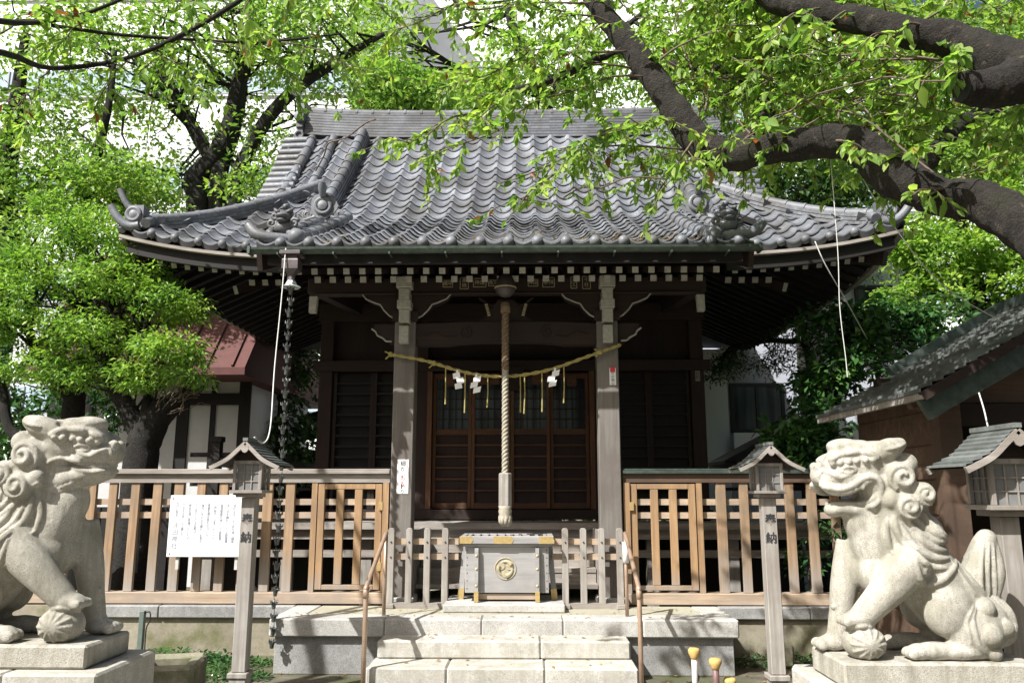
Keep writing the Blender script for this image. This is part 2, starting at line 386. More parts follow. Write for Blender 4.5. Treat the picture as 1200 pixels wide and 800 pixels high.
def tag(o, label=None, cat=None, group=None, kind=None):
    if label: o['label'] = label
    if cat: o['category'] = cat
    if group: o['group'] = group
    if kind: o['kind'] = kind
    return o
def thing(name, label, cat, loc=(0, 0, 0), rz=0, group=None):
    o = bpy.data.objects.new(name, None); COL.objects.link(o); o.empty_display_size = .1
    o.location = loc; o.rotation_euler = (0, 0, rz); return tag(o, label, cat, group)
def kids(o): return [c for c in bpy.data.objects if c.parent == o]
def copy_tree(o, parent=None):
    c = o.copy(); COL.objects.link(c); c.parent = parent
    for ch in kids(o): copy_tree(ch, c)
    return c
def text(name, body, size, loc, mat, parent=None, rot=(R(90), 0, 0), align='CENTER', depth=.0015, space=1.0, bold=0):
    cu = bpy.data.curves.new(name, 'FONT'); cu.body = body; cu.size = size; cu.align_x = align; cu.align_y = 'CENTER'
    cu.extrude = depth; cu.space_line = space; cu.resolution_u = 3; cu.offset = bold
    tmp = bpy.data.objects.new(name + '_curve', cu); COL.objects.link(tmp)
    bpy.context.view_layer.update()
    me = bpy.data.meshes.new_from_object(tmp.evaluated_get(bpy.context.evaluated_depsgraph_get()))
    bpy.data.objects.remove(tmp); bpy.data.curves.remove(cu)
    me.name = name; me.materials.clear(); me.materials.append(mat)
    o = bpy.data.objects.new(name, me); COL.objects.link(o); o.location = loc; o.rotation_euler = rot
    if parent is not None: o.parent = parent
    return o
def vert(s_): return '\n'.join(s_)
def smoothpath(pts, n=6, rad=None):
    """Catmull-Rom through pts (+ radii)"""
    P = [Vector(p) for p in pts]; out = []; ro = []
    for i in range(len(P) - 1):
        a = P[max(i - 1, 0)]; b = P[i]; c = P[i + 1]; d = P[min(i + 2, len(P) - 1)]
        for k in range(n):
            t = k / n
            out.append(.5 * ((2 * b) + (c - a) * t + (2 * a - 5 * b + 4 * c - d) * t * t + (3 * b - a - 3 * c + d) * t ** 3))
            if rad: ro.append(rad[i] + (rad[i + 1] - rad[i]) * t)
    out.append(P[-1])
    if rad: ro.append(rad[-1]); return out, ro
    return out

# ------------------------------------------------------------------ leaves and trees
def leaf_object(name, pos, dirs, nor, size, mat, parent=None, aspect=.5, fine=False):
    pos = np.asarray(pos, float); n = len(pos); dirs = np.asarray(dirs, float); nor = np.asarray(nor, float)
    dirs /= np.linalg.norm(dirs, axis=1)[:, None] + 1e-9
    side = np.cross(dirs, nor); side /= np.linalg.norm(side, axis=1)[:, None] + 1e-9
    nn = np.cross(side, dirs); L = np.asarray(size, float)[:, None]; w = L * aspect * .5
    if fine:
        k = 6
        vs = np.stack([pos, pos + dirs * L * .35 + side * w - 0 * nn, pos + dirs * L * .72 + side * w * .72 - nn * L * .04, pos + dirs * L - nn * L * .16,
                       pos + dirs * L * .72 - side * w * .72 - nn * L * .04, pos + dirs * L * .35 - side * w], 1)
        mid = [pos + dirs * L * .5 - nn * L * .10]
        vs = np.concatenate([vs, np.stack(mid, 1)], 1); k = 7
        f = np.array([[0, 1, 6], [1, 2, 6], [2, 3, 6], [3, 4, 6], [4, 5, 6], [5, 0, 6]])
    else:
        k = 4
        vs = np.stack([pos, pos + dirs * L * .45 + side * w + nn * L * .07, pos + dirs * L - nn * L * .06, pos + dirs * L * .45 - side * w + nn * L * .07], 1)
        f = np.array([[0, 1, 2], [0, 2, 3]])
    V = vs.reshape(-1, 3); F = (f[None] + (np.arange(n) * k)[:, None, None]).reshape(-1, 3)
    me = bpy.data.meshes.new(name); me.vertices.add(len(V)); me.vertices.foreach_set('co', V.astype(np.float32).ravel())
    me.loops.add(F.size); me.loops.foreach_set('vertex_index', F.astype(np.int32).ravel())
    me.polygons.add(len(F)); me.polygons.foreach_set('loop_start', np.arange(0, F.size, 3, dtype=np.int32))
    me.polygons.foreach_set('loop_total', np.full(len(F), 3, np.int32)); me.update(calc_edges=True); me.validate()
    me.materials.append(mat)
    o = bpy.data.objects.new(name, me); COL.objects.link(o)
    if parent is not None: o.parent = parent
    return o
def rand_unit(n):
    v = nrg.normal(size=(n, 3)); return v / np.linalg.norm(v, axis=1)[:, None]
def crown_leaves(blobs, nclump, per, clump_r, size, up=.9, flat=.6):
    """blobs [(centre, (rx,ry,rz), weight)] -> pos, dir, nor, size, clump centres"""
    w = np.array([b[2] for b in blobs], float); w /= w.sum()
    idx = nrg.choice(len(blobs), nclump, p=w)
    C = np.array([b[0] for b in blobs])[idx]; Rr = np.array([b[1] for b in blobs])[idx]
    u = rand_unit(nclump); rad = nrg.uniform(.25, 1.0, (nclump, 1)) ** .55
    cc = C + u * Rr * rad
    cnt = nrg.integers(int(per * .5), int(per * 1.6), nclump)
    ci = np.repeat(np.arange(nclump), cnt); n = len(ci)
    cr = clump_r * nrg.uniform(.6, 1.4, nclump)[ci][:, None]
    off = rand_unit(n) * nrg.uniform(0.1, 1, (n, 1)) ** .6 * cr; off[:, 2] *= flat
    pos = cc[ci] + off
    d = off / (np.linalg.norm(off, axis=1)[:, None] + 1e-6) + rand_unit(n) * .7; d[:, 2] -= .25
    nor = rand_unit(n) * .75; nor[:, 2] += up
    return pos, d, nor, nrg.uniform(.5, 1.5, n) * size, cc
def B(px, py, Y, rx, ry, rd, w=1.0):
    c = W(px, py, Y); k = PPM(Y, c.z)
    return (tuple(c), (rx / k, rd, ry / k), w)
def wig(p, q, n, amp):
    p = Vector(p); q = Vector(q); L = (q - p).length; out = [p]
    for i in range(1, n):
        t = i / n; out.append(p.lerp(q, t) + Vector((rng.uniform(-1, 1), rng.uniform(-1, 1), rng.uniform(-1, 1))) * amp * L * math.sin(math.pi * t) + Vector((0, 0, .06 * L * math.sin(math.pi * t))))
    out.append(q); return out
from mathutils import noise as mnoise
def gnarl(o, amp, sc=6.0):
    me = o.data; me.update(); n_ = len(me.vertices); co = np.empty(n_ * 3, np.float32); no = np.empty(n_ * 3, np.float32)
    me.vertices.foreach_get('co', co); me.vertex_normals.foreach_get('vector', no); co = co.reshape(-1, 3); no = no.reshape(-1, 3)
    for i in range(n_):
        p_ = Vector(co[i]); d_ = mnoise.noise(p_ * sc) * amp + mnoise.noise(p_ * sc * 3.1) * amp * .5
        co[i] += no[i] * d_
    me.vertices.foreach_set('co', co.ravel()); me.update()
def limb(mb, pts, rads, seg=10, n=5, rough=.05):
    P, r = smoothpath(pts, n, rads)
    r = [x * (1 + rng.uniform(-rough, rough)) for x in r]
    mb.tube(P, r, seg); return P
def tree(name, label, limbs, blobs, nclump, per, clump_r, size, mat, bark='bark_dark', twigs=40, group=None, cat='tree', aspect=.5, up=.9, flat=.6, fine=False, extra=None):
    base = Vector(limbs[0][0][0]) if limbs else Vector(blobs[0][0])
    root = thing(name, label, cat, (base.x, base.y, 0), 0, group); off = Vector((base.x, base.y, 0))
    pos, d, nor, sz, cc = crown_leaves(blobs, nclump, per, clump_r, size, up, flat)
    if extra is not None:
        pos = np.concatenate([pos, extra[0]]); d = np.concatenate([d, extra[1]]); nor = np.concatenate([nor, extra[2]]); sz = np.concatenate([sz, extra[3]])
    leaf_object('crown', pos - np.array(off), d, nor, sz, mat, root, aspect, fine)
    mb = MB(); nodes = []
    for pts, rads in limbs: nodes += limb(mb, [Vector(p) - off for p in pts], rads)
    trunk_only = nodes[len(nodes) // 4:] if nodes else []
    if trunk_only:
        for i in range(twigs):
            t = Vector(cc[rng.randrange(len(cc))]) - off
            s_ = min(rng.sample(trunk_only, min(8, len(trunk_only))), key=lambda q: (q - t).length)
            L = (t - s_).length
            mb.tube(wig(s_, t, 4, .08), [.012 + .012 * L, .010 + .008 * L, .009 + .004 * L, .007, .004], 5)
    mb.build('trunk', M[bark], root, smooth=True)
    return root

# ================================================================== SETTING
g = MB(); n = 40
g.add([(-150, -60, 0), (150, -60, 0), (150, 200, 0), (-150, 200, 0)], [[0, 1, 2, 3]])
tag(g.build('ground', M['earth']), kind='structure')
# paved approach the photographer stands on
p = MB()
for i in range(6):
    for j in range(3):
        p.box((-1.0 + j * 1.0 + rng.uniform(-.003, .003), 5.9 - i * 1.02, .012), (.985, 1.0, .05))
tag(p.build('path', M['granite_step'], bevel=.006), kind='structure')

# ================================================================== SHRINE HALL
hall = thing('shrine_hall', 'old wooden shrine hall with a sweeping grey tiled roof behind the stone steps', 'shrine hall', (0, 9, 0))
HO = Vector((0, 9, 0))
def hb(mb, name, mat, parent=None, **k):   # build in world coordinates under the hall
    o = mb.build(name, mat, None, **k); o.parent = parent or hall
    if parent is None: o.location = o.location - HO
    return o
EX, EY0, YR, ZR = 4.38, 8.5, 11.8, 7.1
def F(Y):
    t = (Y - EY0) / (YR - EY0); return 4.2 + 2.9 * (.72 * t + .28 * t * t)
def Cn(Y):
    d = Y - 7.2; return 3.84 + .38 * d + .035 * d * d
def lift(a, d):
    a = abs(a); return .27 * max(0, (a - 2.0) / 2.38) ** 2.4 * max(0, 1 - d / 1.7)
CW = 2.34
def wave(u):
    u = u - math.floor(u)
    return .044 * math.sin(math.pi * u / .36) if u < .36 else -.034 * math.sin(math.pi * (u - .36) / .64)
TW = .27
def tile_field(mb, lo, hi, d0, d1, pos, step=.215, lip=.042, sub=9, drop=.05):
    """pos(u,d)->Vector surface point; lo/hi(d) limits along the eave"""
    d = d0; k = 0; first = True
    while d < d1 - .01:
        e = min(d + step, d1)
        a, b = lo(d), hi(d)
        if b - a < .05: break
        i0 = math.floor(a / TW * sub); i1 = math.ceil(b / TW * sub)
        us = [a] + [i * TW / sub for i in range(i0 + 1, i1)] + [b]
        us = [u for j, u in enumerate(us) if j == 0 or u > us[j - 1] + 1e-6]
        jit = {}
        V = []; L = len(us)
        for u in us:
            c = math.floor(u / TW + 1e-6); jz = jit.setdefault(c, rng.uniform(-.004, .005))
            w_ = wave(u / TW)
            q = pos(u, d); r = pos(u, e)
            fw = (q - r); fw.normalize()
            V.append(q - fw * .03 + Vector((0, 0, w_ - .012)) if not first else q + Vector((0, 0, w_ - drop)))
            V.append(q + fw * .022 + Vector((0, 0, w_ + lip + jz - .017)))
            V.append(q + fw * .022 + Vector((0, 0, w_ + lip + jz)))
            V.append(r + Vector((0, 0, w_ + .002)))
        fs = []; uv = []
        for j in range(L - 1):
            c = math.floor((us[j] + us[j + 1]) / 2 / TW) + .5
            for h in (0, 1, 2):
                fs.append([4 * j + h, 4 * j + 4 + h, 4 * j + 5 + h, 4 * j + 1 + h]); uv.append([(c, k + .5)] * 4)
        o_ = len(mb.m); mb.add(V, fs, uv)
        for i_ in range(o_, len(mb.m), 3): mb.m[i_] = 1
        d = e; k += 1; first = False
def xmax(Y):
    d = Y - EY0
    if d < 1.15: return EX - d
    return 3.23 + .27 * (d - 1.15) / 2.15
roof = MB()
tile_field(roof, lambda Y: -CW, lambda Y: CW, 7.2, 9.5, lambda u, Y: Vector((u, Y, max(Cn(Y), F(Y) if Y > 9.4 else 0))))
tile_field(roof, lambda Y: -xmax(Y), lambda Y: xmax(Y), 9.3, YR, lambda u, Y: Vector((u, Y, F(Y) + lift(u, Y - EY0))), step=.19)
for sg in (-1, 1):
    if sg < 0: lo, hi = (lambda Y: -xmax(Y)), (lambda Y: -2.25)
    else: lo, hi = (lambda Y: 2.25), (lambda Y: xmax(Y))
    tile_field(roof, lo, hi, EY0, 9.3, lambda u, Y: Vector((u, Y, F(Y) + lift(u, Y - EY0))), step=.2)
    # hip side
    YB = 2 * YR - EY0
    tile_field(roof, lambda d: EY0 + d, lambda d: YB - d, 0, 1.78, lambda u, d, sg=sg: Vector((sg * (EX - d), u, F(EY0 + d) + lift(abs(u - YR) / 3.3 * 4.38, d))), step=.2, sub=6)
M['tile_edge'] = plain('tile_edge_shade', (.05, .05, .052), .8, 0, .3, 30)  # dark lip undersides: shadow line below each tile course, put into the colour
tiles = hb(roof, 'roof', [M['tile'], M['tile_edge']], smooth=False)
# back slope and underside
u_ = MB()
ys = [EY0 + i * .33 for i in range(11)]
for a, b in zip(ys[:-1], ys[1:]):
    xa, xb = xmax(a), xmax(b)
    for f_, y_ in ((0, lambda y: 2 * YR - y),):
        u_.add([(-xa, 2 * YR - a, F(a) + .03), (xa, 2 * YR - a, F(a) + .03), (xb, 2 * YR - b, F(b) + .03), (-xb, 2 * YR - b, F(b) + .03)], [[0, 1, 2, 3]])
hb(u_, 'rear_slope', M['tile'], tiles); bpy.data.objects['rear_slope'].location = (0, 0, 0)
for o_ in [bpy.data.objects['rear_slope']]: pass

def rb(mb, name, mat, **k):       # sub-part of the roof, in world coordinates
    o = mb.build(name, mat, None, **k); o.parent = tiles; return o   # the roof mesh is built in world coordinates and shares its origin

# soffit: dark boards under the tiles
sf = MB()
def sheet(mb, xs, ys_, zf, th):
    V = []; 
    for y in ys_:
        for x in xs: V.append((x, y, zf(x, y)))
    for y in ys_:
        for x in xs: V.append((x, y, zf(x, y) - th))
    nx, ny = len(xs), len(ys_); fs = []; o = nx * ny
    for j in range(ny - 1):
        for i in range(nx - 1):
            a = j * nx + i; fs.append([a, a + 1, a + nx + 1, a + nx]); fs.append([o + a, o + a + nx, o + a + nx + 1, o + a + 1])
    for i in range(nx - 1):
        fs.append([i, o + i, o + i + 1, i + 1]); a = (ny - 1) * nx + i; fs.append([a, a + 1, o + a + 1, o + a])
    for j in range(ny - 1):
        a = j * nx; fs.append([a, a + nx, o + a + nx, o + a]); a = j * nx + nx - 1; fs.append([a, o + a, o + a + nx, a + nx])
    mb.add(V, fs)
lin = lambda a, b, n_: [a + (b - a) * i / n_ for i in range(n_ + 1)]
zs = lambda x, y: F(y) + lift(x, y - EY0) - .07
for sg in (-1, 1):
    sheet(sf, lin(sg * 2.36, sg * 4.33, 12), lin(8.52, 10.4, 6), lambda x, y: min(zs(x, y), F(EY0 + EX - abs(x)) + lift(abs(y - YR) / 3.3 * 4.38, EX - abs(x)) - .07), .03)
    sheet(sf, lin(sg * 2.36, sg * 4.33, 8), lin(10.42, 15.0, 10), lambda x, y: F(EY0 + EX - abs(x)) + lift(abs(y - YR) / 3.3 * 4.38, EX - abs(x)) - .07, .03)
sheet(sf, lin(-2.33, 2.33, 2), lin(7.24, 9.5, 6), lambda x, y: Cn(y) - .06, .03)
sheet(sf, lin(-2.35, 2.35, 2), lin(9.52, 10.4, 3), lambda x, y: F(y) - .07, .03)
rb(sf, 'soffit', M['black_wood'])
# eave fascia
for sg in (-1, 1):
    fa = MB()
    pts = [Vector((sg * x, 8.50, F(8.5) + lift(x, 0) - .115)) for x in lin(2.42, 4.36, 14)]
    fa.sweep(pts, [(-.035, -.005), (.035, -.005), (.035, .03), (-.035, .03)])
    pts = [Vector((sg * 4.36, y, F(8.5) + lift(abs(y - YR) / 3.3 * 4.38, 0) - .115)) for y in lin(8.54, 15.0, 16)]
    fa.sweep(pts, [(-.035, -.005), (.035, -.005), (.035, .03), (-.035, .03)]); rb(fa, 'eave_board', M['grey_wood_x'])
fb = MB()
for sg in (-1, 1):
    pts = [Vector((sg * x, 8.56, F(8.5) + lift(x, 0) - .21)) for x in lin(2.42, 4.28, 14)]
    fb.sweep(pts, [(-.03, -.05), (.03, -.05), (.03, .085), (-.03, .085)])
fb.box((0, 7.30, 3.72), (4.5, .06, .10)); fb.box((0, 7.26, 3.785), (4.6, .1, .02))
rb(fb, 'fascia', M['black_wood'])
# canopy side boards
for sg in (-1, 1):
    sb_ = MB()
    pts = [Vector((sg * 2.33, y, Cn(y) - .14)) for y in lin(7.26, 9.4, 8)]
    sb_.sweep(pts, [(-.025, -.12), (.025, -.12), (.025, .10), (-.025, .10)])
    rb(sb_, 'barge_board', M['dark_wood_x'])
# rafters with white painted ends
def rafter(x, y0, z0, y1, z1, s=.060):
    r = MB(); r.bar((x, y0, z0), (x, y1, z1), s, s, front=1)
    return rb(r, 'rafter', [M['dark_wood'], M['white_end']])
for i in range(-13, 14):
    x = i * .155
    rafter(x + .02, 7.42, 3.635, 8.2, 3.86); 
    if abs(x - .055) < 2.05: rafter(x - .055, 7.82, 3.66, 9.2, 4.12, .063)
for sg in (-1, 1):
    for i in range(10):
        x = sg * (2.55 + i * .157)
        lf = lift(x, 0)
        if abs(x) < 4.1: rafter(x, 8.68, 3.965 + lf * .75, 9.3, 4.28 + lf * .4)
        if i < 4: rafter(x + sg * .02, 9.08, 3.97, 10.1, 4.45, .07)
    hr = MB(); hr.bar((sg * 4.22, 8.66, 4.10), (sg * 2.5, 10.35, 4.72), .12, .15, front=0); rb(hr, 'hip_rafter', M['dark_wood'])
    v_ = MB(); v_.bar((sg * 3.20, 9.0, 3.86), (sg * 2.6, 9.9, 4.3), .07, .10, front=1); rb(v_, 'hip_rafter', [M['dark_wood'], M['white_end']])
    # rafters on the side eaves
    sr = MB()
    for k in range(24):
        y = 9.0 + k * .24; sr.bar((sg * 4.2, y, 4.02 + .2 * max(0, (abs(y - YR) - 1.6) / 1.7) ** 2), (sg * 2.6, y, 4.75), .07, .07)
    rb(sr, 'side_rafters', M['black_wood'])
# eave tile caps
ec = MB()
x = math.ceil(-CW / TW) * TW
while x < CW:
    c = (x + TW * .18, 7.19, Cn(7.2) + .012); ec.lathe([(.01, -.045), (.036, -.036), (.052, -.015), (.056, .01), (.05, .05)], c, 14, 'y'); x += TW
for sg in (-1, 1):
    k0 = math.ceil(2.45 / TW)
    for k in range(k0, 16):
        x = sg * k * TW + TW * .18
        if abs(x) < 4.3: ec.lathe([(.01, -.04), (.034, -.032), (.048, -.012), (.052, .01), (.046, .05)], (x, 8.49, F(8.5) + lift(x, 0) + .012), 12, 'y')
rb(ec, 'eave_tile_caps', M['ridge_tile'], smooth=True)

def stack_section(w, layers, lh, cap):
    """stepped noshi layers with a half round top, symmetric outline"""
    rt = []; z = -.05
    for i in range(layers):
        ww = w * (1 - .06 * i) ; rt += [(ww, z), (ww, z + lh * .78), (ww - .014, z + lh * .78), (ww - .014, z + lh)]; z += lh
    top = [(cap * math.cos(a), z + cap * math.sin(a)) for a in [math.pi * k / 10 for k in range(11)]]
    lf = [(-a, b) for a, b in reversed(rt)]
    return rt + top + lf
def ridge(name, pts, w, layers, lh, cap, joint=.26):
    mb = MB(); P = smoothpath(pts, 8)
    L = [0]
    for a, b in zip(P[:-1], P[1:]): L.append(L[-1] + (b - a).length)
    mb.sweep(P, stack_section(w, layers, lh, cap * .9))
    # cap tiles, one overlapping the next
    top = -.05 + layers * lh
    def at(s):
        for i in range(len(L) - 1):
            if L[i + 1] >= s: return P[i].lerp(P[i + 1], (s - L[i]) / max(1e-6, L[i + 1] - L[i]))
        return P[-1]
    s = 0
    while s < L[-1] - .05:
        e = min(s + joint, L[-1]); a, b = at(s), at(e); t = (b - a).normalized()
        up = t.cross(Vector((0, 0, 1))).cross(t).normalized() if abs(t.z) < .99 else Vector((0, 0, 1))
        if up.z < 0: up = -up
        mb.tube([a + up * top, a + t * .035 + up * top, a + t * .04 + up * top, b + up * top], [cap * 1.13, cap * 1.13, cap, cap * .97], 12)
        s = e
    return rb(mb, name, M['ridge_tile'], auto=35)
# main ridge with slightly risen ends
ridge('main_ridge', [(-3.3, YR, ZR + .03), (-2.2, YR, ZR - .03), (0, YR, ZR - .05), (2.2, YR, ZR - .03), (3.3, YR, ZR + .03)], .12, 9, .049, .065)
def spiral(c, r0, turns, sgn, y, th=.02, a0=0):
    pts = []
    for k in range(int(14 * turns) + 1):
        a = a0 + sgn * 2 * math.pi * k / 14; r = r0 * (1 - .8 * k / (14 * turns))
        pts.append((c[0] + r * math.cos(a), y, c[1] + r * math.sin(a)))
    return pts
def horn(mb, p0, d, L, r, rise=.35, seg=10):
    """upturned tip tile"""
    p0 = Vector(p0); d = Vector(d).normalized(); pts = []; rad = []
    for k in range(9):
        t = k / 8; pts.append(p0 + d * L * t + Vector((0, 0, rise * L * t * t * 1.6 - .12 * L * math.sin(math.pi * t))))
        rad.append(r * (1 - .25 * t))
    mb.tube(pts, rad, seg)
for sg in (-1, 1):
    # ridge end ornament: stepped block with a round boss and a curl on top
    e = MB(); x0 = sg * 3.36; ZR = 7.22
    for k, (w_, h0, h1) in enumerate([(.16, -.32, -.05), (.19, -.05, .0), (.15, 0, .22), (.18, .22, .27), (.13, .27, .42), (.16, .42, .46)]):
        e.span((x0 - .05, YR - w_, ZR + h0), (x0 + .05, YR + w_, ZR + h1))
    e.lathe([(.02, -.09), (.075, -.08), (.085, -.05), (.085, .05)], (x0, YR - .16, ZR + .12), 14, 'y')
    e.tube(smoothpath([(x0, YR, ZR + .46), (x0 + sg * .06, YR, ZR + .56), (x0 + sg * .14, YR, ZR + .6), (x0 + sg * .2, YR - .02, ZR + .68)], 5), .045, 8)
    e.torus((x0, YR - .17, ZR - .18), .06, .02, 'y'); ZR = 7.1
    rb(e, 'ridge_end_tile', M['ridge_tile'], auto=35)
    # descending ridge
    pts = [Vector((sg * 2.34, y, F(y) + .02)) for y in lin(9.55, 11.66, 8)]
    ridge('descending_ridge', pts, .10, 4, .045, .075)
    # face tile at its foot
    o = MB(); cx = sg * 2.34; cz = F(9.45) + .19; y = 9.46
    o.prism([(cx + .17 * math.cos(a) * (1 + .12 * math.cos(3 * a)), cz + .17 * math.sin(a)) for a in [2 * math.pi * k / 20 for k in range(20)]], y, y + .09)
    o.torus((cx, y - .01, cz), .095, .028, 'y'); o.lathe([(.02, -.06), (.06, -.045), (.07, 0)], (cx, y, cz), 14, 'y')
    for s2 in (-1, 1):
        for rr in (.10, .06): o.tube(spiral((cx + s2 * .2, cz - .10), rr, 1.4, s2, y + .02, a0=math.pi / 2), .018, 6)
        o.tube([(cx + s2 * .1, y + .02, cz - .14), (cx + s2 * .25, y + .02, cz - .19), (cx + s2 * .34, y + .02, cz - .12)], .03, 8)
    o.tube([(cx, y - .02, cz + .12), (cx, y - .08, cz + .2), (cx, y - .1, cz + .27)], [.04, .05, .045], 10)
    rb(o, 'face_tile', M['ridge_tile'], auto=40)
    # round rolls between descending ridge and verge
    rl = MB()
    for xx, y0 in ((2.74, 10.05), (3.08, 9.9)):
        yy = y0
        while yy < 11.6:
            a = Vector((sg * (xx + .04 * (yy - 9.9) ), yy, F(yy) + .05)); b_ = Vector((sg * (xx + .04 * (yy - 9.7)), min(yy + .24, 11.66), F(min(yy + .24, 11.66)) + .05))
            t = (b_ - a).normalized(); rl.tube([a, a + t * .03, a + t * .035, b_], [.078, .078, .066, .064], 12); yy += .24
    # verge tiles: short rolls pointing outward
    yy = 9.9
    while yy < 11.75:
        xo = xmax(yy) + .10; rl.tube([(sg * (xo - .42), yy, F(yy) + .05), (sg * (xo - .03), yy, F(yy) + .035), (sg * xo, yy, F(yy) + .035)], [.058, .062, .05], 10)
        rl.span((sg * (xo - .40), yy + .03, F(yy) - .06), (sg * (xo - .05), yy + .13, F(yy) + .06)); yy += .155
    rb(rl, 'verge_tiles', M['ridge_tile'], auto=40)
    # corner ridge
    pts = []
    for d in lin(.10, 1.82, 8):
        pts.append(Vector((sg * (EX - d), EY0 + d, F(EY0 + d) + lift(EX - d, d) + .02)))
    ridge('corner_ridge', pts, .085, 3, .045, .062)
    c = MB(); hx = sg * (EX - .02); zc = F(EY0) + lift(EX, 0)
    horn(c, (sg * (EX - .22), EY0 + .02, zc + .02), (sg, -.15, 0), .33, .058, .42)
    horn(c, (sg * (EX - .18), EY0 + .14, zc + .22), (sg, -.3, 0), .26, .046, .62)
    c.torus((sg * (EX - .15), EY0 + .0, zc + .15), .07, .03, 'y'); c.lathe([(.02, -.05), (.05, -.04), (.055, .06)], (sg * (EX - .15), EY0 + .02, zc + .15), 12, 'y')
    c.span((sg * (EX - .26), EY0 + .0, zc + .0), (sg * (EX - .08), EY0 + .14, zc + .26))
    c.tube([(sg * (EX - .30), EY0 - .01, zc + .04), (sg * (EX - .30), EY0 + .1, zc + .1)], .055, 10)
    rb(c, 'corner_horn', M['ridge_tile'], auto=40)
    # canopy verge roll, ornament and curl
    cv = MB(); yy = 7.28
    while yy < 9.2:
        a = Vector((sg * 1.98, yy, Cn(yy) + .06)); b_ = Vector((sg * 1.98, yy + .25, Cn(yy + .25) + .06)); t = (b_ - a).normalized()
        cv.tube([a, a + t * .03, a + t * .035, b_], [.085, .085, .07, .068], 12); yy += .25
    cv.ball((sg * 1.98, 7.24, Cn(7.24) + .07), .085)
    cv.tube(smoothpath([(sg * 2.08, 7.30, 3.93), (sg * 2.26, 7.26, 3.93), (sg * 2.38, 7.26, 3.97), (sg * 2.46, 7.28, 4.06)], 5), [.045, .047, .05, .052, .054, .055, .055, .056, .057, .057, .056, .055, .052, .05, .048, .045], 10)
    for yy in lin(7.35, 9.0, 7):
        a = Vector((sg * 2.3, yy, Cn(yy) + .05)); cv.tube([a, a + Vector((0, .22, .1))], [.065, .055], 10)
    rb(cv, 'canopy_edge_tiles', M['ridge_tile'], auto=40)
    lo_ = MB(); bx, by, bz = sg * 2.15, 7.42, 4.06
    lo_.ball((bx, by, bz), (.12, .13, .085)); lo_.ball((bx, by - .05, bz + .11), (.085, .08, .06)); lo_.ball((bx, by - .13, bz + .10), (.06, .05, .028)); lo_.ball((bx, by - .12, bz + .055), (.05, .05, .02))
    for s2 in (-1, 1):
        lo_.tube(spiral((bx + s2 * .085, bz + .12), .045, 1.3, s2, by - .06, a0=1.5), .018, 6); lo_.tube(spiral((bx + s2 * .11, bz + .04), .05, 1.3, s2, by - .07, a0=.5), .018, 6)
        lo_.tube([(bx + s2 * .03, by - .1, bz + .14), (bx + s2 * .07, by - .09, bz + .165), (bx + s2 * .10, by - .05, bz + .20)], [.016, .018, .006], 6)
        lo_.tube([(bx + s2 * .1, by - .05, bz - .02), (bx + s2 * .13, by - .1, bz - .07), (bx + s2 * .08, by - .16, bz - .09)], [.04, .035, .03], 8)
    lo_.tube(smoothpath([(bx, by + .05, bz + .08), (bx, by + .12, bz + .18), (bx, by + .04, bz + .25), (bx, by - .04, bz + .22)], 4), .028, 8)
    rb(lo_, 'guardian_tile', M['ridge_tile'], smooth=True)
    # gable wall
    gw = MB(); gw.prismx([(10.45, 5.2), (13.15, 5.2), (13.0, F(10.6) - .15), (12.4, F(11.2) - .15), (11.8, 6.9), (11.2, F(11.2) - .15), (10.6, F(10.6) - .15)], sg * 2.62, sg * 2.72)
    rb(gw, 'gable', M['dark_wood'])

# gutter
gt = MB()
sec = [(.055 * math.cos(a), .055 * math.sin(a)) for a in [math.pi + math.pi * k / 8 for k in range(9)]] + [(.046 * math.cos(a), .046 * math.sin(a)) for a in [2 * math.pi - math.pi * k / 8 for k in range(9)]]
gt.sweep([(-2.36, 7.12, 3.775), (2.36, 7.12, 3.775)], sec); gt.span((-2.38, 7.06, 3.715), (-2.355, 7.18, 3.785)); gt.span((2.355, 7.06, 3.715), (2.38, 7.18, 3.785))
for i in range(9): gt.span((-2.1 + i * .52, 7.05, 3.70), (-2.085 + i * .52, 7.2, 3.72))
gut = hb(gt, 'gutter', M['copper'])
hp = MB(); hx, hy = -1.97, 7.12
hp.lathe([(.125, .0), (.135, -.01), (.135, -.035), (.085, -.04), (.088, -.06), (.105, -.09), (.105, -.17), (.07, -.19), (.05, -.21)], (hx, hy, 3.735), 4, rot=Matrix.Rotation(R(45), 3, 'Z'))
hp.lathe([(.045, -.20), (.035, -.24), (.04, -.27)], (hx, hy, 3.735), 10)
hb(hp, 'rain_hopper', M['hopper_metal'])

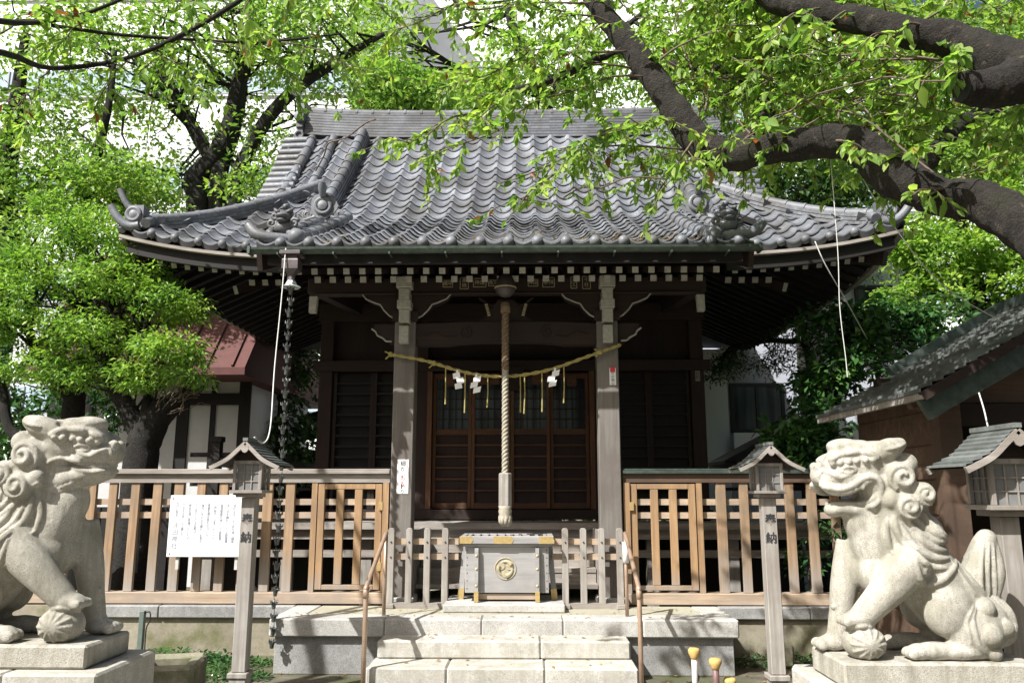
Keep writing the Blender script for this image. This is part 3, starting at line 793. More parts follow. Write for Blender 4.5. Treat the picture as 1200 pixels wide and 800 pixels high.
# structure under the roof
st = MB()
for sg in (-1, 1):
    st.span((sg * 1.035 - .105, 8.0, .465), (sg * 1.035 + .105, 8.2, 3.26))
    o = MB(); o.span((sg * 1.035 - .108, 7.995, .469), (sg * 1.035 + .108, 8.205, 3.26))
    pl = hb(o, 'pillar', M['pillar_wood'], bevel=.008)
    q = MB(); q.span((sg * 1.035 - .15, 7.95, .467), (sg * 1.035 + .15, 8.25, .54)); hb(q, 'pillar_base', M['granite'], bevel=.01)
    # bracket block, arms and the white painted nosings
    b = MB()
    ol = [(-.46, .30), (-.42, .25), (-.33, .21), (-.27, .19), (-.23, .13), (-.17, .07), (-.09, .03), (-.05, 0), (.05, 0), (.09, .03), (.17, .07), (.23, .13), (.27, .19), (.33, .21), (.42, .25), (.46, .30)]
    b.prism([(sg * 1.035 + x_, 3.255 + z_) for x_, z_ in ol], 8.03, 8.17); b.span((sg * 1.035 - .13, 7.97, 3.262), (sg * 1.035 + .13, 8.23, 3.36))
    hb(b, 'bracket', M['dark_wood_x'])
    w_ = MB()
    e_ol = ol[:8]; 
    for s2 in (-1, 1):
        pts = [(sg * 1.035 + s2 * x_, 8.02, 3.255 + z_) for x_, z_ in ol[:7]]
        w_.tube(pts, .009, 5)
        pts = [(sg * (1.035 + .14 + a_), 8.02, 3.06 + b_) for a_, b_ in ((0, -.005), (.06, .0), (.09, .03), (.15, .06), (.17, .1), (.21, .13))]
    w_.tube(pts, .010, 5)
    hb(w_, 'white_edge', M['white_end'])
    ns = MB()
    for z0, z1, ww, yy in ((3.02, 3.20, .05, 7.9), (3.23, 3.37, .055, 7.9), (3.37, 3.46, .07, 7.86), (3.46, 3.58, .055, 7.86), (3.585, 3.70, .08, 7.84)):
        ns.span((sg * 1.035 - ww, yy, z0), (sg * 1.035 + ww, 8.05, z1))
    hb(ns, 'beam_nosing', M['white_end'], bevel=.006)
    nz = MB(); nz.prism([(sg * (1.145 + a_), 3.04 + b_) for a_, b_ in ((0, 0), (.06, .0), (.09, .03), (.15, .06), (.17, .1), (.22, .15), (.22, .2), (0, .2))], 8.04, 8.16)
    hb(nz, 'beam_tip', M['dark_wood_x'])
bm_ = MB(); bm_.span((-2.06, 7.98, 3.555), (2.06, 8.14, 3.72)); bm_.span((-2.0, 7.96, 3.54), (2.0, 7.985, 3.56)); hb(bm_, 'eave_beam', M['dark_wood_x'], bevel=.008)
tb = MB(); ol = [(-.925, 3.02), (-.6, 3.02), (-.5, 3.035), (-.3, 3.05), (.3, 3.05), (.5, 3.035), (.6, 3.02), (.925, 3.02), (.925, 3.24), (.4, 3.26), (-.4, 3.26), (-.925, 3.24)]
tb.prism(ol, 8.03, 8.17)
tbo = hb(tb, 'rainbow_beam', M['dark_wood_x'])
for sg in (-1, 1):
    cv = MB(); cv.tube(spiral((sg * .42, 3.15), .07, 1.5, sg, 8.025, a0=1.2), .007, 5)
    cv.tube(smoothpath([(sg * .5, 8.026, 3.12), (sg * .62, 8.026, 3.10), (sg * .72, 8.026, 3.15), (sg * .85, 8.026, 3.12)], 4), .007, 5)
    hb(cv, 'scroll_carving', M['dark_wood_x'])
# central strut carving above the rainbow beam
fk = MB(); fk.prism([(-.30, 3.27), (-.22, 3.31), (-.16, 3.40), (-.08, 3.50), (.08, 3.50), (.16, 3.40), (.22, 3.31), (.30, 3.27)], 8.06, 8.14)
for sg in (-1, 1): fk.tube([(sg * .28, 8.05, 3.52), (sg * .2, 8.05, 3.46), (sg * .13, 8.05, 3.42)], .012, 5)
hb(fk, 'frog_leg_strut', M['dark_wood'])
for sg in (-1, 1):
    gp = MB()
    for k in range(6): gp.box((sg * (.205 - .006 * k), 8.03, 3.44 - .022 * k), (.03, .02, .012), Matrix.Rotation(sg * .2, 3, 'Y'))
    hb(gp, 'gilt_claw', M['gold_paint'])
# side beams out to hall
for sg in (-1, 1):
    cb = MB(); cb.bar((sg * 1.035, 8.2, 3.12), (sg * 1.12, 10.15, 3.5), .13, .2); cb.bar((sg * 2.0, 8.0, 3.64), (sg * 2.0, 10.2, 3.9), .12, .15); hb(cb, 'tie_beam', M['dark_wood'])
    pw = MB(); pw.prism([(sg * (2.0 - .04), 3.53), (sg * (2.0 + .04), 3.53), (sg * (2.0 + .04), 3.36), (sg * (2.0 - .03), 3.36)], 7.99, 8.06); hb(pw, 'beam_nosing', M['white_end'])

# hall body
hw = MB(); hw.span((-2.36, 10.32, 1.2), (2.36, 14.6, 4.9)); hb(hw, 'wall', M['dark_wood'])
pp = MB()
posts = [(-2.39, .17), (-1.15, .17), (1.15, .17), (2.39, .17)]
for x_, w_ in posts:
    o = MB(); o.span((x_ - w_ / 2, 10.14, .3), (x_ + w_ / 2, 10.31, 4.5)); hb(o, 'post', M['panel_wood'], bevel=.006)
bb = MB(); bb.span((-2.55, 10.1, 3.06), (2.55, 10.135, 3.2)); bb.span((-2.5, 10.1, 3.72), (2.5, 10.135, 3.95)); bb.span((-2.5, 10.08, 1.2), (2.5, 10.137, 1.32)); bb.span((-2.5, 10.08, 4.25), (2.5, 10.137, 4.45))
hb(bb, 'lintel', M['dark_wood_x'], bevel=.005)
for sg in (-1, 1):   # lattice shutters in the side bays
    l = MB(); xa, xb = sg * 1.25, sg * 2.29
    for k in range(12): l.span((xa, 10.20, 1.42 + k * .135), (xb, 10.235, 1.445 + k * .135))
    l.span((xa, 10.27, 1.32), (xb, 10.315, 3.05))
    hb(l, 'shutter', M['black_wood'])
    l2 = MB()
    for xx in (1.27, 1.75, 1.79, 2.27): l2.span((sg * xx - .022, 10.19, 1.325), (sg * xx + .022, 10.25, 3.055))
    hb(l2, 'shutter_frame', M['dark_wood'])
# four lattice doors
for i in range(4):
    x0 = -1.0 + i * .5; x1 = x0 + .5; yy = 10.20 if i in (0, 3) else 10.165
    d = MB(); fr = .042
    d.span((x0 + .002, yy, 1.33), (x0 + .002 + fr, yy + .035, 3.04)); d.span((x1 - fr - .002, yy, 1.33), (x1 - .002, yy + .035, 3.04))
    dr = hb(d, 'door', M['door_wood'], bevel=.003)
    for z_, hh in ((1.33, .07), (2.25, .075), (2.97, .07)):
        h = MB(); h.span((x0 + .045, yy + .002, z_), (x1 - .045, yy + .033, z_ + hh)); h.build('door_rail', M['door_wood_x'], dr)
    h = MB()
    for k in range(1, 6): h.span((x0 + .045, yy + .004, 1.33 + .08 + k * .142 - .012), (x1 - .045, yy + .03, 1.33 + .08 + k * .142 + .012))
    h.build('door_slats', M['door_wood_x'], dr)
    pn = MB(); pn.span((x0 + .045, yy + .035, 1.34), (x1 - .045, yy + .05, 2.30)); pn.build('door_panel', M['panel_wood'], dr)
    lt = MB()
    for k in range(1, 5): lt.span((x0 + .044 + k * .0825 - .006, yy + .01, 2.32), (x0 + .044 + k * .0825 + .006, yy + .026, 2.97))
    for k in range(1, 5): lt.span((x0 + .045, yy + .012, 2.32 + k * .13 - .005), (x1 - .045, yy + .024, 2.32 + k * .13 + .005))
    lt.build('lattice', M['dark_wood'], dr)
    gl = MB(); gl.span((x0 + .045, yy + .04, 2.31), (x1 - .045, yy + .046, 3.0)); gl.build('pane', M['glass'], dr)
df = MB(); df.span((-1.065, 10.10, 1.325), (-1.003, 10.26, 3.055)); df.span((1.003, 10.10, 1.325), (1.065, 10.26, 3.055)); hb(df, 'door_frame', M['door_wood'])
for k, (x_, z_) in enumerate([(-.78, 2.93), (-.36, 2.95), (-.2, 2.95), (.33, 2.95), (.5, 2.95), (.78, 2.93)]):
    pq = MB(); pq.span((x_ - .06, 10.07, z_ - .07), (x_ + .06, 10.095, z_ + .07)); hb(pq, 'votive_plaque', M['door_wood_x'])
pc = MB(); pc.span((-.13, 10.05, 2.8), (.17, 10.09, 3.1)); hb(pc, 'hall_name_board', M['dark_wood_x'])

# veranda
vr = MB()
for k in range(30):
    x0 = -3.55 + k * .237; vr.span((x0 + .003, 9.06, 1.145), (x0 + .234, 10.12, 1.185))
hb(vr, 'veranda_floor', M['grey_wood'])
ve = MB(); ve.span((-3.6, 9.08, 1.02), (3.6, 9.16, 1.14)); ve.span((-3.6, 9.02, 1.13), (3.6, 9.058, 1.20)); ve.span((-3.6, 9.16, .82), (3.6, 9.2, .90)); hb(ve, 'veranda_edge', M['grey_wood_x'])
vp = MB()
for x_ in (-3.4, -2.5, -1.6, 1.6, 2.5, 3.4):
    o = MB(); o.span((x_ - .06, 9.18, .25), (x_ + .06, 9.3, 1.02)); o.span((x_ - .12, 9.12, .2), (x_ + .12, 9.36, .25)); hb(o, 'veranda_post', M['grey_wood'])
for sg in (-1, 1):   # end railing
    rl = MB(); X = sg * 3.35
    rl.span((X - .05, 9.1, 1.187), (X + .05, 9.2, 2.1)); rl.span((X - .3, 9.13, 1.93), (X + .3, 9.18, 1.98)); rl.span((X - .28, 9.13, 1.60), (X + .3, 9.18, 1.65)); rl.span((X - .28, 9.13, 1.72), (X + .1, 9.18, 1.75))
    rl.span((X - .06, 9.2, 1.9), (X + .06, 13.5, 1.98)); rl.span((X - .04, 9.2, 1.55), (X + .04, 13.5, 1.6)); rl.box((X, 9.15, 2.13), (.13, .13, .06))
    hb(rl, 'veranda_railing', M['black_wood'])
    fl = MB(); fl.span((sg * 2.4, 10.14, 1.1), (sg * 3.55, 14.2, 1.18)); hb(fl, 'side_veranda', M['grey_wood'])
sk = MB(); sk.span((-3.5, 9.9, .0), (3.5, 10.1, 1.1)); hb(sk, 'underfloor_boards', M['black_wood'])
sp = MB()
for k in range(4):
    y0 = 8.35 + k * .19; z_ = .62 + k * .14
    o = MB(); o.span((-.92, y0, z_ - .04), (.92, y0 + .24, z_)); o.span((-.92, y0 + .2, z_), (.92, y0 + .22, z_ + .10)); hb(o, 'wooden_step', M['grey_wood_x'])
sp.span((-.97, 8.32, .469), (-.93, 9.1, 1.15)); hb(sp, 'stair_stringer', M['grey_wood']); sp = MB(); sp.span((.93, 8.32, .469), (.97, 9.1, 1.15)); hb(sp, 'stair_stringer', M['grey_wood'])
# foundation with stone kerb behind the fence
fd = MB(); fd.span((-3.75, 8.7, 0), (-2.06, 14.6, .16)); fd.span((2.06, 8.7, 0), (3.75, 14.6, .16)); hb(fd, 'foundation', M['render'])

# stickers with writing on the beam
def sticker(x, z, w_, h, s_, size):
    a = MB(); a.box((x, 7.97, z), (w_, .006, h)); o = a.build('name_slip', M['dark_wood_x'], None)
    o.parent = hall; o.location = -HO
    b = MB()
    for (dx, dz, ww, hh) in ((0, h / 2, w_, .006), (0, -h / 2, w_, .006), (w_ / 2, 0, .006, h), (-w_ / 2, 0, .006, h)): b.box((x + dx, 7.9655, z + dz), (ww, .003, hh))
    b.build('slip_border', M['gold_paint'], o)
    text('slip_writing', s_, size, (x, 7.964, z), M['gold_paint'], o)
sticker(-.60, 3.65, .10, .07, '講中', .05); sticker(-.43, 3.655, .085, .12, vert('奉納'), .05); sticker(-.27, 3.66, .13, .09, '神燈', .055); sticker(-.08 - .05, 3.655, .10, .06, '魚河', .045)
sticker(.28, 3.655, .10, .07, '神田', .045); sticker(.44, 3.66, .12, .10, '参拝', .055); sticker(.70, 3.655, .06, .12, vert('大工'), .045); sticker(.83, 3.655, .08, .13, vert('千社'), .05)

# ================================================================== STONE BASE, STEPS
pf = thing('stone_platform', 'granite edged stone platform on which the offertory box stands', 'platform', (0, 7.9, 0)); PO = Vector((0, 7.9, 0))
def pb(mb, name, mat, root, off, **k):
    o = mb.build(name, mat, None, **k); o.parent = root; o.location = -Vector(off); return o
a = MB()
for x0, x1 in ((-2.02, -1.02), (-1.02, -.18), (-.18, .52), (.52, 1.2), (1.2, 2.02)): a.span((x0 + .0015, 7.16, .315), (x1 - .0015, 7.44, .465))
for sg in (-1, 1): a.span((sg * 1.77, 7.443, .315), (sg * 2.02, 7.985, .465))
pb(a, 'edge_stone', M['granite'], pf, PO, bevel=.012)
a = MB(); a.span((-1.768, 7.442, .32), (1.768, 8.0, .459)); a.span((-1.0, 8.0, .2), (1.0, 9.3, .459)); pb(a, 'cement_top', M['floor_cement'], pf, PO)
a = MB()
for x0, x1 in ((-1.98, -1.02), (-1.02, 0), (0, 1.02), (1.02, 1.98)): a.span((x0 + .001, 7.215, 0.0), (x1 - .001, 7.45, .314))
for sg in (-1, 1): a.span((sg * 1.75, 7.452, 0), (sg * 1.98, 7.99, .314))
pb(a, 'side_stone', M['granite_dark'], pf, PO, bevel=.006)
a = MB(); a.span((-.56, 7.56, .461), (.555, 8.28, .53)); tag(pb(a, 'box_plinth', M['granite'], pf, PO, bevel=.008), 'pale flat slab under the offertory box')
sp_ = thing('stone_steps', 'two pale worn granite steps with dark joints leading up to the platform', 'steps', (0, 6.9, 0)); SO = Vector((0, 6.9, 0))
for z1, z0, y0, y1, cuts in ((.335, .192, 6.90, 7.21, (-1.03, .32, 1.06)), (.190, 0.0, 6.58, 7.2, (-1.06, -.42, .35, 1.08))):
    a = MB()
    for c0, c1 in zip(cuts[:-1], cuts[1:]): a.span((c0 + .002, y0, z0), (c1 - .002, y1, z1))
    pb(a, 'step', M['granite_step'], sp_, SO, bevel=.014)

def base_wall(sg, name, label):
    t = thing(name, label, 'low wall', (sg * 3.9, 8.1, 0)); off = Vector((sg * 3.9, 8.1, 0))
    a = MB(); xs = [2.03, 2.9, 3.75, 4.6, 5.5, 6.4] if sg > 0 else [2.03, 2.55, 3.35, 4.14]
    for x0, x1 in zip(xs[:-1], xs[1:]): a.span((sg * (x0 + .002), 7.96, .345), (sg * (x1 - .002), 8.26, .46))
    pb(a, 'coping_stone', M['granite_dark'], t, off, bevel=.01)
    a = MB(); a.span((sg * 2.0, 8.0, 0), (sg * 6.4, 8.22, .343)); 
    if sg < 0: a.span((sg * 4.142, 8.0, .343), (sg * 6.4, 8.22, .455))
    pb(a, 'cement_wall', M['render'], t, off)
base_wall(-1, 'low_wall', 'low ochre cement wall under the fence left of the platform')
base_wall(1, 'low_wall', 'low cement wall with speckled coping under the fence right of the platform')

# ================================================================== FENCES
def fence(sg, label):
    t = thing('wooden_fence', label, 'fence', (sg * 3, 8.1, .46)); off = Vector((sg * 3, 8.1, .46))
    P = lambda mb, nm, mt, **k: pb(mb, nm, mt, t, off, **k)
    XE = 6.2
    o = MB(); o.span((sg * 1.16, 8.02, 1.715), (sg * XE, 8.24, 1.745)); o.span((sg * 1.16, 8.04, 1.745), (sg * XE, 8.22, 1.765)); P(o, 'top_cap', M['grey_wood_x'] if sg < 0 else M['copper'], bevel=.004)
    o = MB(); o.span((sg * 1.16, 8.055, 1.63), (sg * XE, 8.20, 1.712)); P(o, 'top_rail', M['grey_wood_x' if sg < 0 else 'shed_wood'])
    o = MB(); o.span((sg * 1.16, 8.03, .468), (sg * XE, 8.20, .575)); P(o, 'bottom_rail', M['rail_wood_x'], bevel=.006)
    for z_ in (1.44, 1.31):
        o = MB(); o.span((sg * 1.9, 8.115, z_ - .03), (sg * XE, 8.15, z_ + .03)); P(o, 'cross_rail', M['rail_wood_x'])
    x_ = 2.16 if sg < 0 else 2.13
    while x_ < XE - .05:
        o = MB(); w_ = .045 + rng.uniform(-.003, .003); tl = rng.uniform(-.004, .004)
        o.span((sg * x_ - w_, 8.07, .577), (sg * x_ + w_, 8.11, 1.628)); P(o, 'picket', M['fence_wood'], bevel=.003); x_ += .2215 + rng.uniform(-.006, .006)
    o = MB(); o.span((sg * 1.885, 8.06, .577), (sg * 1.94, 8.16, 1.628)); P(o, 'gate_post', M['new_wood']); o = MB(); o.span((sg * 1.165, 8.04, .577), (sg * 1.225, 8.16, 1.628)); P(o, 'gate_post', M['new_wood'])
    o = MB()
    o.span((sg * 1.235, 8.06, .60), (sg * 1.30, 8.10, 1.615)); o.span((sg * 1.81, 8.06, .60), (sg * 1.875, 8.10, 1.615))
    o.span((sg * 1.302, 8.062, 1.565), (sg * 1.808, 8.098, 1.615)); o.span((sg * 1.302, 8.062, .60), (sg * 1.808, 8.098, .645))
    for xx in (1.47, 1.655): o.span((sg * xx - .038, 8.064, .647), (sg * xx + .038, 8.096, 1.563))
    gt_ = P(o, 'gate', M['new_wood'], bevel=.003)
    r = MB()
    for z_ in (1.44, 1.31): r.span((sg * 1.302, 8.10, z_ - .03), (sg * 1.808, 8.12, z_ + .03))
    r.build('gate_rail', M['rail_wood_x'], gt_)
    for z_ in (1.4, .82):
        h = MB(); h.span((sg * 1.222, 8.035, z_ - .04), (sg * 1.262, 8.058, z_ + .04)); h.build('hinge', M['gold'], gt_)
fence(-1, 'weathered picket fence with a grey top board left of the shrine pillars')
fence(1, 'orange brown picket fence with a green capped top right of the shrine pillars')

def low_fence(sg, label):
    t = thing('low_picket_fence', label, 'fence', (sg * .85, 7.85, .459), 0, 'low picket fences beside the offertory box')
    for k in range(4):
        x = sg * ((.573 + .173 * k)) - sg * .85
        o = MB(); o.prism([(x - .03, .04), (x + .03, .04), (x + .03, .72), (x + .018, .738), (x - .018, .738), (x - .03, .72)], -.03, .03); o.build('picket', M['grey_wood'], t, bevel=.003)
        if k in (0, 3):
            q = MB(); q.box((x, 0, .022), (.085, .12, .04)); q.build('foot', M['grey_wood_x'], t, bevel=.004)
        for z_ in (.61, .47):
            q = MB(); q.lathe([(.003, -.012), (.008, -.008), (.009, 0)], (x, -.03, z_), 8, 'y'); q.build('nail_cap', M['hopper_metal'], t)
    for z_ in (.61, .47):
        o = MB(); o.span((-sg * .40, .032, z_ - .028), (sg * .28, .06, z_ + .028)); o.build('cross_rail', M['rail_wood_x'], t)
    o = MB(); o.span((-sg * .33, -.035, .0), (sg * .30, .035, .05)); o.build('sill', M['grey_wood_x'], t)
low_fence(-1, 'low grey picket fence between the left pillar and the offertory box')
low_fence(1, 'low grey picket fence between the right pillar and the offertory box')

def handrail(x, label, sleeve):
    t = thing('handrail', label, 'handrail', (x, 6.95, 0), 0, 'handrails beside the stone steps')
    o = MB(); pts = smoothpath([(0, -.42, .78), (0, -.36, .83), (0, .36, 1.15), (0, .40, 1.16)], 4)
    o.tube([(0, -.43, 0), (0, -.43, .74), (0, -.42, .78)] + pts[1:], .019, 10); o.build('rail', M['rail_metal'], t, smooth=True)
    o = MB(); o.tube([(0, .40, .465), (0, .40, 1.16)], .017, 10); o.build('rear_post', M['rail_metal'], t, smooth=True)
    for z_ in (.75,):
        o = MB(); o.tube([(0, -.43, z_ - .03), (0, -.43, z_ + .02), (0, -.41, z_ + .05)], .024, 10); o.build('elbow_joint', M['rail_metal'], t, smooth=True)
    if sleeve:
        o = MB(); o.tube([(0, .40, .92), (0, .40, 1.1)], .028, 10); o.build('white_sleeve', M['paper'], t, smooth=True)
handrail(-1.06, 'brown pipe handrail on the left side of the stone steps', False)
handrail(1.09, 'brown pipe handrail with a white sleeve on the right side of the stone steps', True)

# ================================================================== OFFERTORY BOX
t = thing('offertory_box', 'grey wooden offertory box with brass fittings and a gilt three comma crest', 'offertory box', (.02, 7.95, .53))
o = MB(); o.span((-.395, -.19, .08), (.395, .21, .50)); o.build('body', M['box_wood'], t, bevel=.004)
o = MB(); o.span((-.44, -.25, .53), (.44, -.20, .60)); o.span((-.44, .20, .53), (.44, .25, .60)); o.span((-.44, -.198, .53), (-.39, .198, .60)); o.span((.39, -.198, .53), (.44, .198, .60)); o.span((-.41, -.21, .502), (.41, .23, .528)); o.build('lid_frame', M['box_wood'], t, bevel=.004)
o = MB()
for k in range(10): o.box((-.36 + k * .08, 0, .585), (.03, .395, .03))
o.build('lid_slats', M['box_wood'], t)
for x, w in ((-.38, .13), (-.03, .19), (.375, .14)):
    q = MB(); q.prism([(x - w / 2, .532), (x + w / 2 - (.0 if abs(x) > .2 and x > 0 else .02), .532), (x + w / 2, .565), (x + w / 2 - .02, .598), (x - w / 2, .598)], -.254, -.2502); q.build('brass_plate', M['gold'], t)
for sg in (-1, 1):
    for (yy, ys_) in ((-.21, -1), (.23, 1)):
        lg = MB(); lg.bar((sg * .285, yy - (.02 if ys_ < 0 else -.02), 0.0), (sg * .285, yy, .49), .055, .035, up=(1, 0, 0))
        lo2 = lg.build('leg', M['box_wood'], t)
        sh = MB(); sh.bar((sg * .285, yy - (.0215 if ys_ < 0 else -.0215), .0015), (sg * .285, yy - (.0165 if ys_ < 0 else -.0165), .10), .061, .041, up=(1, 0, 0)); sh.build('leg_shoe', M['gold'], lo2)
        if ys_ < 0:
            for z_ in (.42, .30, .15):
                b = MB(); b.lathe([(.003, -.02), (.012, -.014), (.013, 0)], (sg * .285, -.228 - (.49 - z_) * .04, z_), 10, 'y'); b.build('stud', M['gold'], lo2)
    lg = MB(); lg.bar((sg * .45, .0, 0), (sg * .41, .0, .49), .05, .05, up=(0, 1, 0)); lo2 = lg.build('leg', M['box_wood'], t)
    sh = MB(); sh.bar((sg * .4501, 0, .001), (sg * .442, 0, .10), .057, .057, up=(0, 1, 0)); sh.build('leg_shoe', M['gold'], lo2)
    nl = MB()
    for k in range(6): nl.ball((sg * .375, -.191, .12 + k * .07), .005, 6, 4)
    nl.build('nails', M['black'], t)
o = MB(); o.span((-.27, -.17, .02), (.27, -.13, .07)); o.build('stretcher', M['rail_wood_x'], t)
cr = MB(); cr.torus((-.015, -.193, .30), .098, .005, 'y', 28, 6)
for k in range(3):
    a0 = 2 * math.pi * k / 3 + .5; cx_ = -.015 + .045 * math.cos(a0); cz_ = .30 + .045 * math.sin(a0)
    pts = [];
    cr.prism([(cx_ + .034 * math.cos(a), cz_ + .034 * math.sin(a)) for a in [2 * math.pi * j / 14 for j in range(14)]], -.197, -.1905)
    tail = [(-.015 + .066 * math.cos(a0 + .1 + j * .25), -.194, .30 + .066 * math.sin(a0 + .1 + j * .25)) for j in range(8)]
    cr.tube(tail, [.022, .02, .018, .015, .012, .009, .006, .002], 6)
cr.build('crest', M['gold_paint'], t)

# ================================================================== BELL, ROPES, STREAMERS
t = thing('shrine_bell', 'round dark metal shrine bell hanging under the eave beam', 'bell', (0.0, 7.95, 3.62))
o = MB(); o.lathe([(.01, .16), (.03, .155), (.07, .12), (.098, .06), (.105, .015), (.105, -.01), (.09, -.05), (.05, -.085), (.012, -.1)], (0, -.13, -.06), 20); o.build('bell_body', M['hopper_metal'], t, smooth=True)
o = MB(); o.torus((0, -.13, -.055), .106, .008, 'z'); o.build('bell_rim', M['gold_paint'], t)
o = MB(); o.torus((0, -.13, .11), .025, .006, 'x', 12, 6); o.build('hanger', M['hopper_metal'], t)
t = thing('bell_rope', 'thick twisted bell pull rope hanging in front of the lattice doors', 'rope', (0, 7.83, 1.31))
def twisted(mb, p, q, r, pitch, strands=3, seg=6):
    p = Vector(p); q = Vector(q); L = (q - p).length; tt = (q - p).normalized(); a = tt.orthogonal().normalized(); b = tt.cross(a); n_ = int(L / pitch * 12)
    for k in range(strands):
        pts = []
        for i in range(n_ + 1):
            th = 2 * math.pi * (i / 12 + k / strands); pts.append(p + tt * L * i / n_ + (a * math.cos(th) + b * math.sin(th)) * r * .55)
        mb.tube(pts, r * .62, seg)
o = MB(); twisted(o, (0, 0, .38), (0, 0, 1.42), .031, .12); o.build('rope', M['rope'], t, smooth=True)
o = MB(); twisted(o, (0, 0, 1.42), (0, 0, 2.06), .034, .13); o.tube([(0, 0, 2.0), (0, 0, 2.1)], .05, 12); o.build('brown_rope', M['rope_dirty'], t, smooth=True)
o = MB(); o.lathe([(.062, .10), (.062, .40), (.05, .41)], (0, 0, 0), 6); o.build('wooden_grip', M['grey_wood'], t)
o = MB(); o.lathe([(.03, -.07), (.055, -.05), (.066, -.01), (.058, .02), (.066, .045), (.058, .07), (.066, .095), (.05, .1)], (0, 0, 0), 14)
for k in range(9):
    a_ = 2 * math.pi * k / 9; o.tube([(.05 * math.cos(a_), .05 * math.sin(a_), .0), (.05 * math.cos(a_), .05 * math.sin(a_), -.05), (.02 * math.cos(a_), .02 * math.sin(a_), -.09)], .018, 6)
o.build('tassel_knot', M['rope'], t, smooth=True)

# straw rope between the pillars
t = thing('sacred_rope', 'thin straw sacred rope strung between the two pillars with hanging straws', 'rope', (0, 7.95, 2.6)); off = Vector((0, 7.95, 2.6))
ends = [W(458, 415, 7.95), W(500, 423, 7.94), W(545, 436, 7.94), W(590, 441, 7.94), W(640, 434, 7.94), W(690, 417, 7.94), W(727, 404, 7.95)]
P = smoothpath([e - off for e in ends], 10)
o = MB(); o.tube(P, .014, 7)
for k in range(2):
    pts = []
    for i, q in enumerate(P): a_ = i * 1.3 + k * math.pi; pts.append(q + Vector((0, math.cos(a_) * .011, math.sin(a_) * .011)))
    o.tube(smoothpath(pts, 3), .010, 5)
for q in (P[0], P[12], P[-8]): o.ball(q, .028, 8, 6); o.tube([q, q + Vector((-.06, 0, .03))], .009, 5); o.tube([q, q + Vector((-.05, -.01, -.05))], .008, 5)
e0 = P[0]; e1 = P[-1]
for e_ in (e0, e1): o.tube([e_, e_ + Vector((0, .27, .02))], .012, 6)
o.build('rope_strand', M['straw'], t, smooth=True)
for px in (524.5, 547, 571, 611, 614, 637, 661.5):
    z_ = min(P, key=lambda q: abs((q + off).x - W(px, 430, 7.94).x)); q = MB(); L = rng.uniform(.36, .42) * (.8 if px == 571 else 1)
    q.tube([z_, z_ + Vector((.003, -.005, -L * .5)), z_ + Vector((rng.uniform(-.01, .01), 0, -L))], [.007, .006, .009], 6); q.build('hanging_straw', M['straw'], t)
def shide(px, label, flip, lean):
    c = W(px, 436, 7.92); zt = min(P, key=lambda q: abs((q + off).x - c.x)) + off
    t = thing('paper_streamer', label, 'paper streamer', (zt.x, 7.925, zt.z), 0, 'white zigzag paper streamers on the straw rope')
    o = MB(); s = flip; w = .036; x = 0; z = -.01
    quad = [(-.01, 0), (.01, 0), (.012, -.03), (-.012, -.03)]
    def sheetq(pts, y): o.prism(pts, y, y + .0025)
    sheetq(quad, 0)
    for k in range(3):
        x0 = (.014 * s) * (1 if k % 2 == 0 else -1) + lean * k * .02; z0 = -.03 - k * .052
        sheetq([(x0 - w - .004 * s, z0 - .005), (x0 + w, z0 + .014), (x0 + w - .012 * s, z0 - .045), (x0 - w - .012 * s, z0 - .06)], .003 * (k + 1))
    o.build('folded_paper', M['paper'], t)
shide(534, 'leftmost white zigzag paper streamer, twisted, hanging from the straw rope', -1, .5)
shide(558, 'white zigzag paper streamer just left of the bell rope', 1, 0)
shide(651, 'white zigzag paper streamer right of the bell rope', 1, -.8)

# pillar notices
def notice(x, z, w, h, label, parts):
    t = thing('paper_notice', label, 'notice', (x, 7.991, z))
    o = MB(); o.box((0, 0, 0), (w, .004, h)); o.build('paper_sheet', M['paper'], t)
    for s_, dx, dz, size, mt in parts: text('writing', s_, size, (dx, -.0035, dz), mt, t, depth=.0008)
q = W(472, 558, 7.99)
notice(q.x, q.z, .115, .335, 'narrow white notice with black and red writing on the left pillar', [(vert('細かい'), 0, .07, .055, M['ink']), (vert('のお'), 0, -.045, .05, M['red_ink']), (vert('釣り'), 0, -.125, .045, M['ink'])])
q = W(718, 441, 7.99)
notice(q.x, q.z, .065, .175, 'small white sticker with a red square on the right pillar', [(vert('火の用心'), 0, -.02, .036, M['ink']), ('■', 0, .065, .07, M['red_ink'])])
q = W(819.5, 437, 10.1)
notice(2.39, q.z, .06, .2, 'faded dark name slip on the outer right hall post', [(vert('千社札'), 0, 0, .05, M['ink'])]); o_ = [o for o in bpy.data.objects if o.name.startswith('paper_notice')][-1]; o_.location.y = 10.13
for ch in kids(o_):
    if ch.name.startswith('paper_sheet'): ch.data.materials[0] = M['grey_wood']

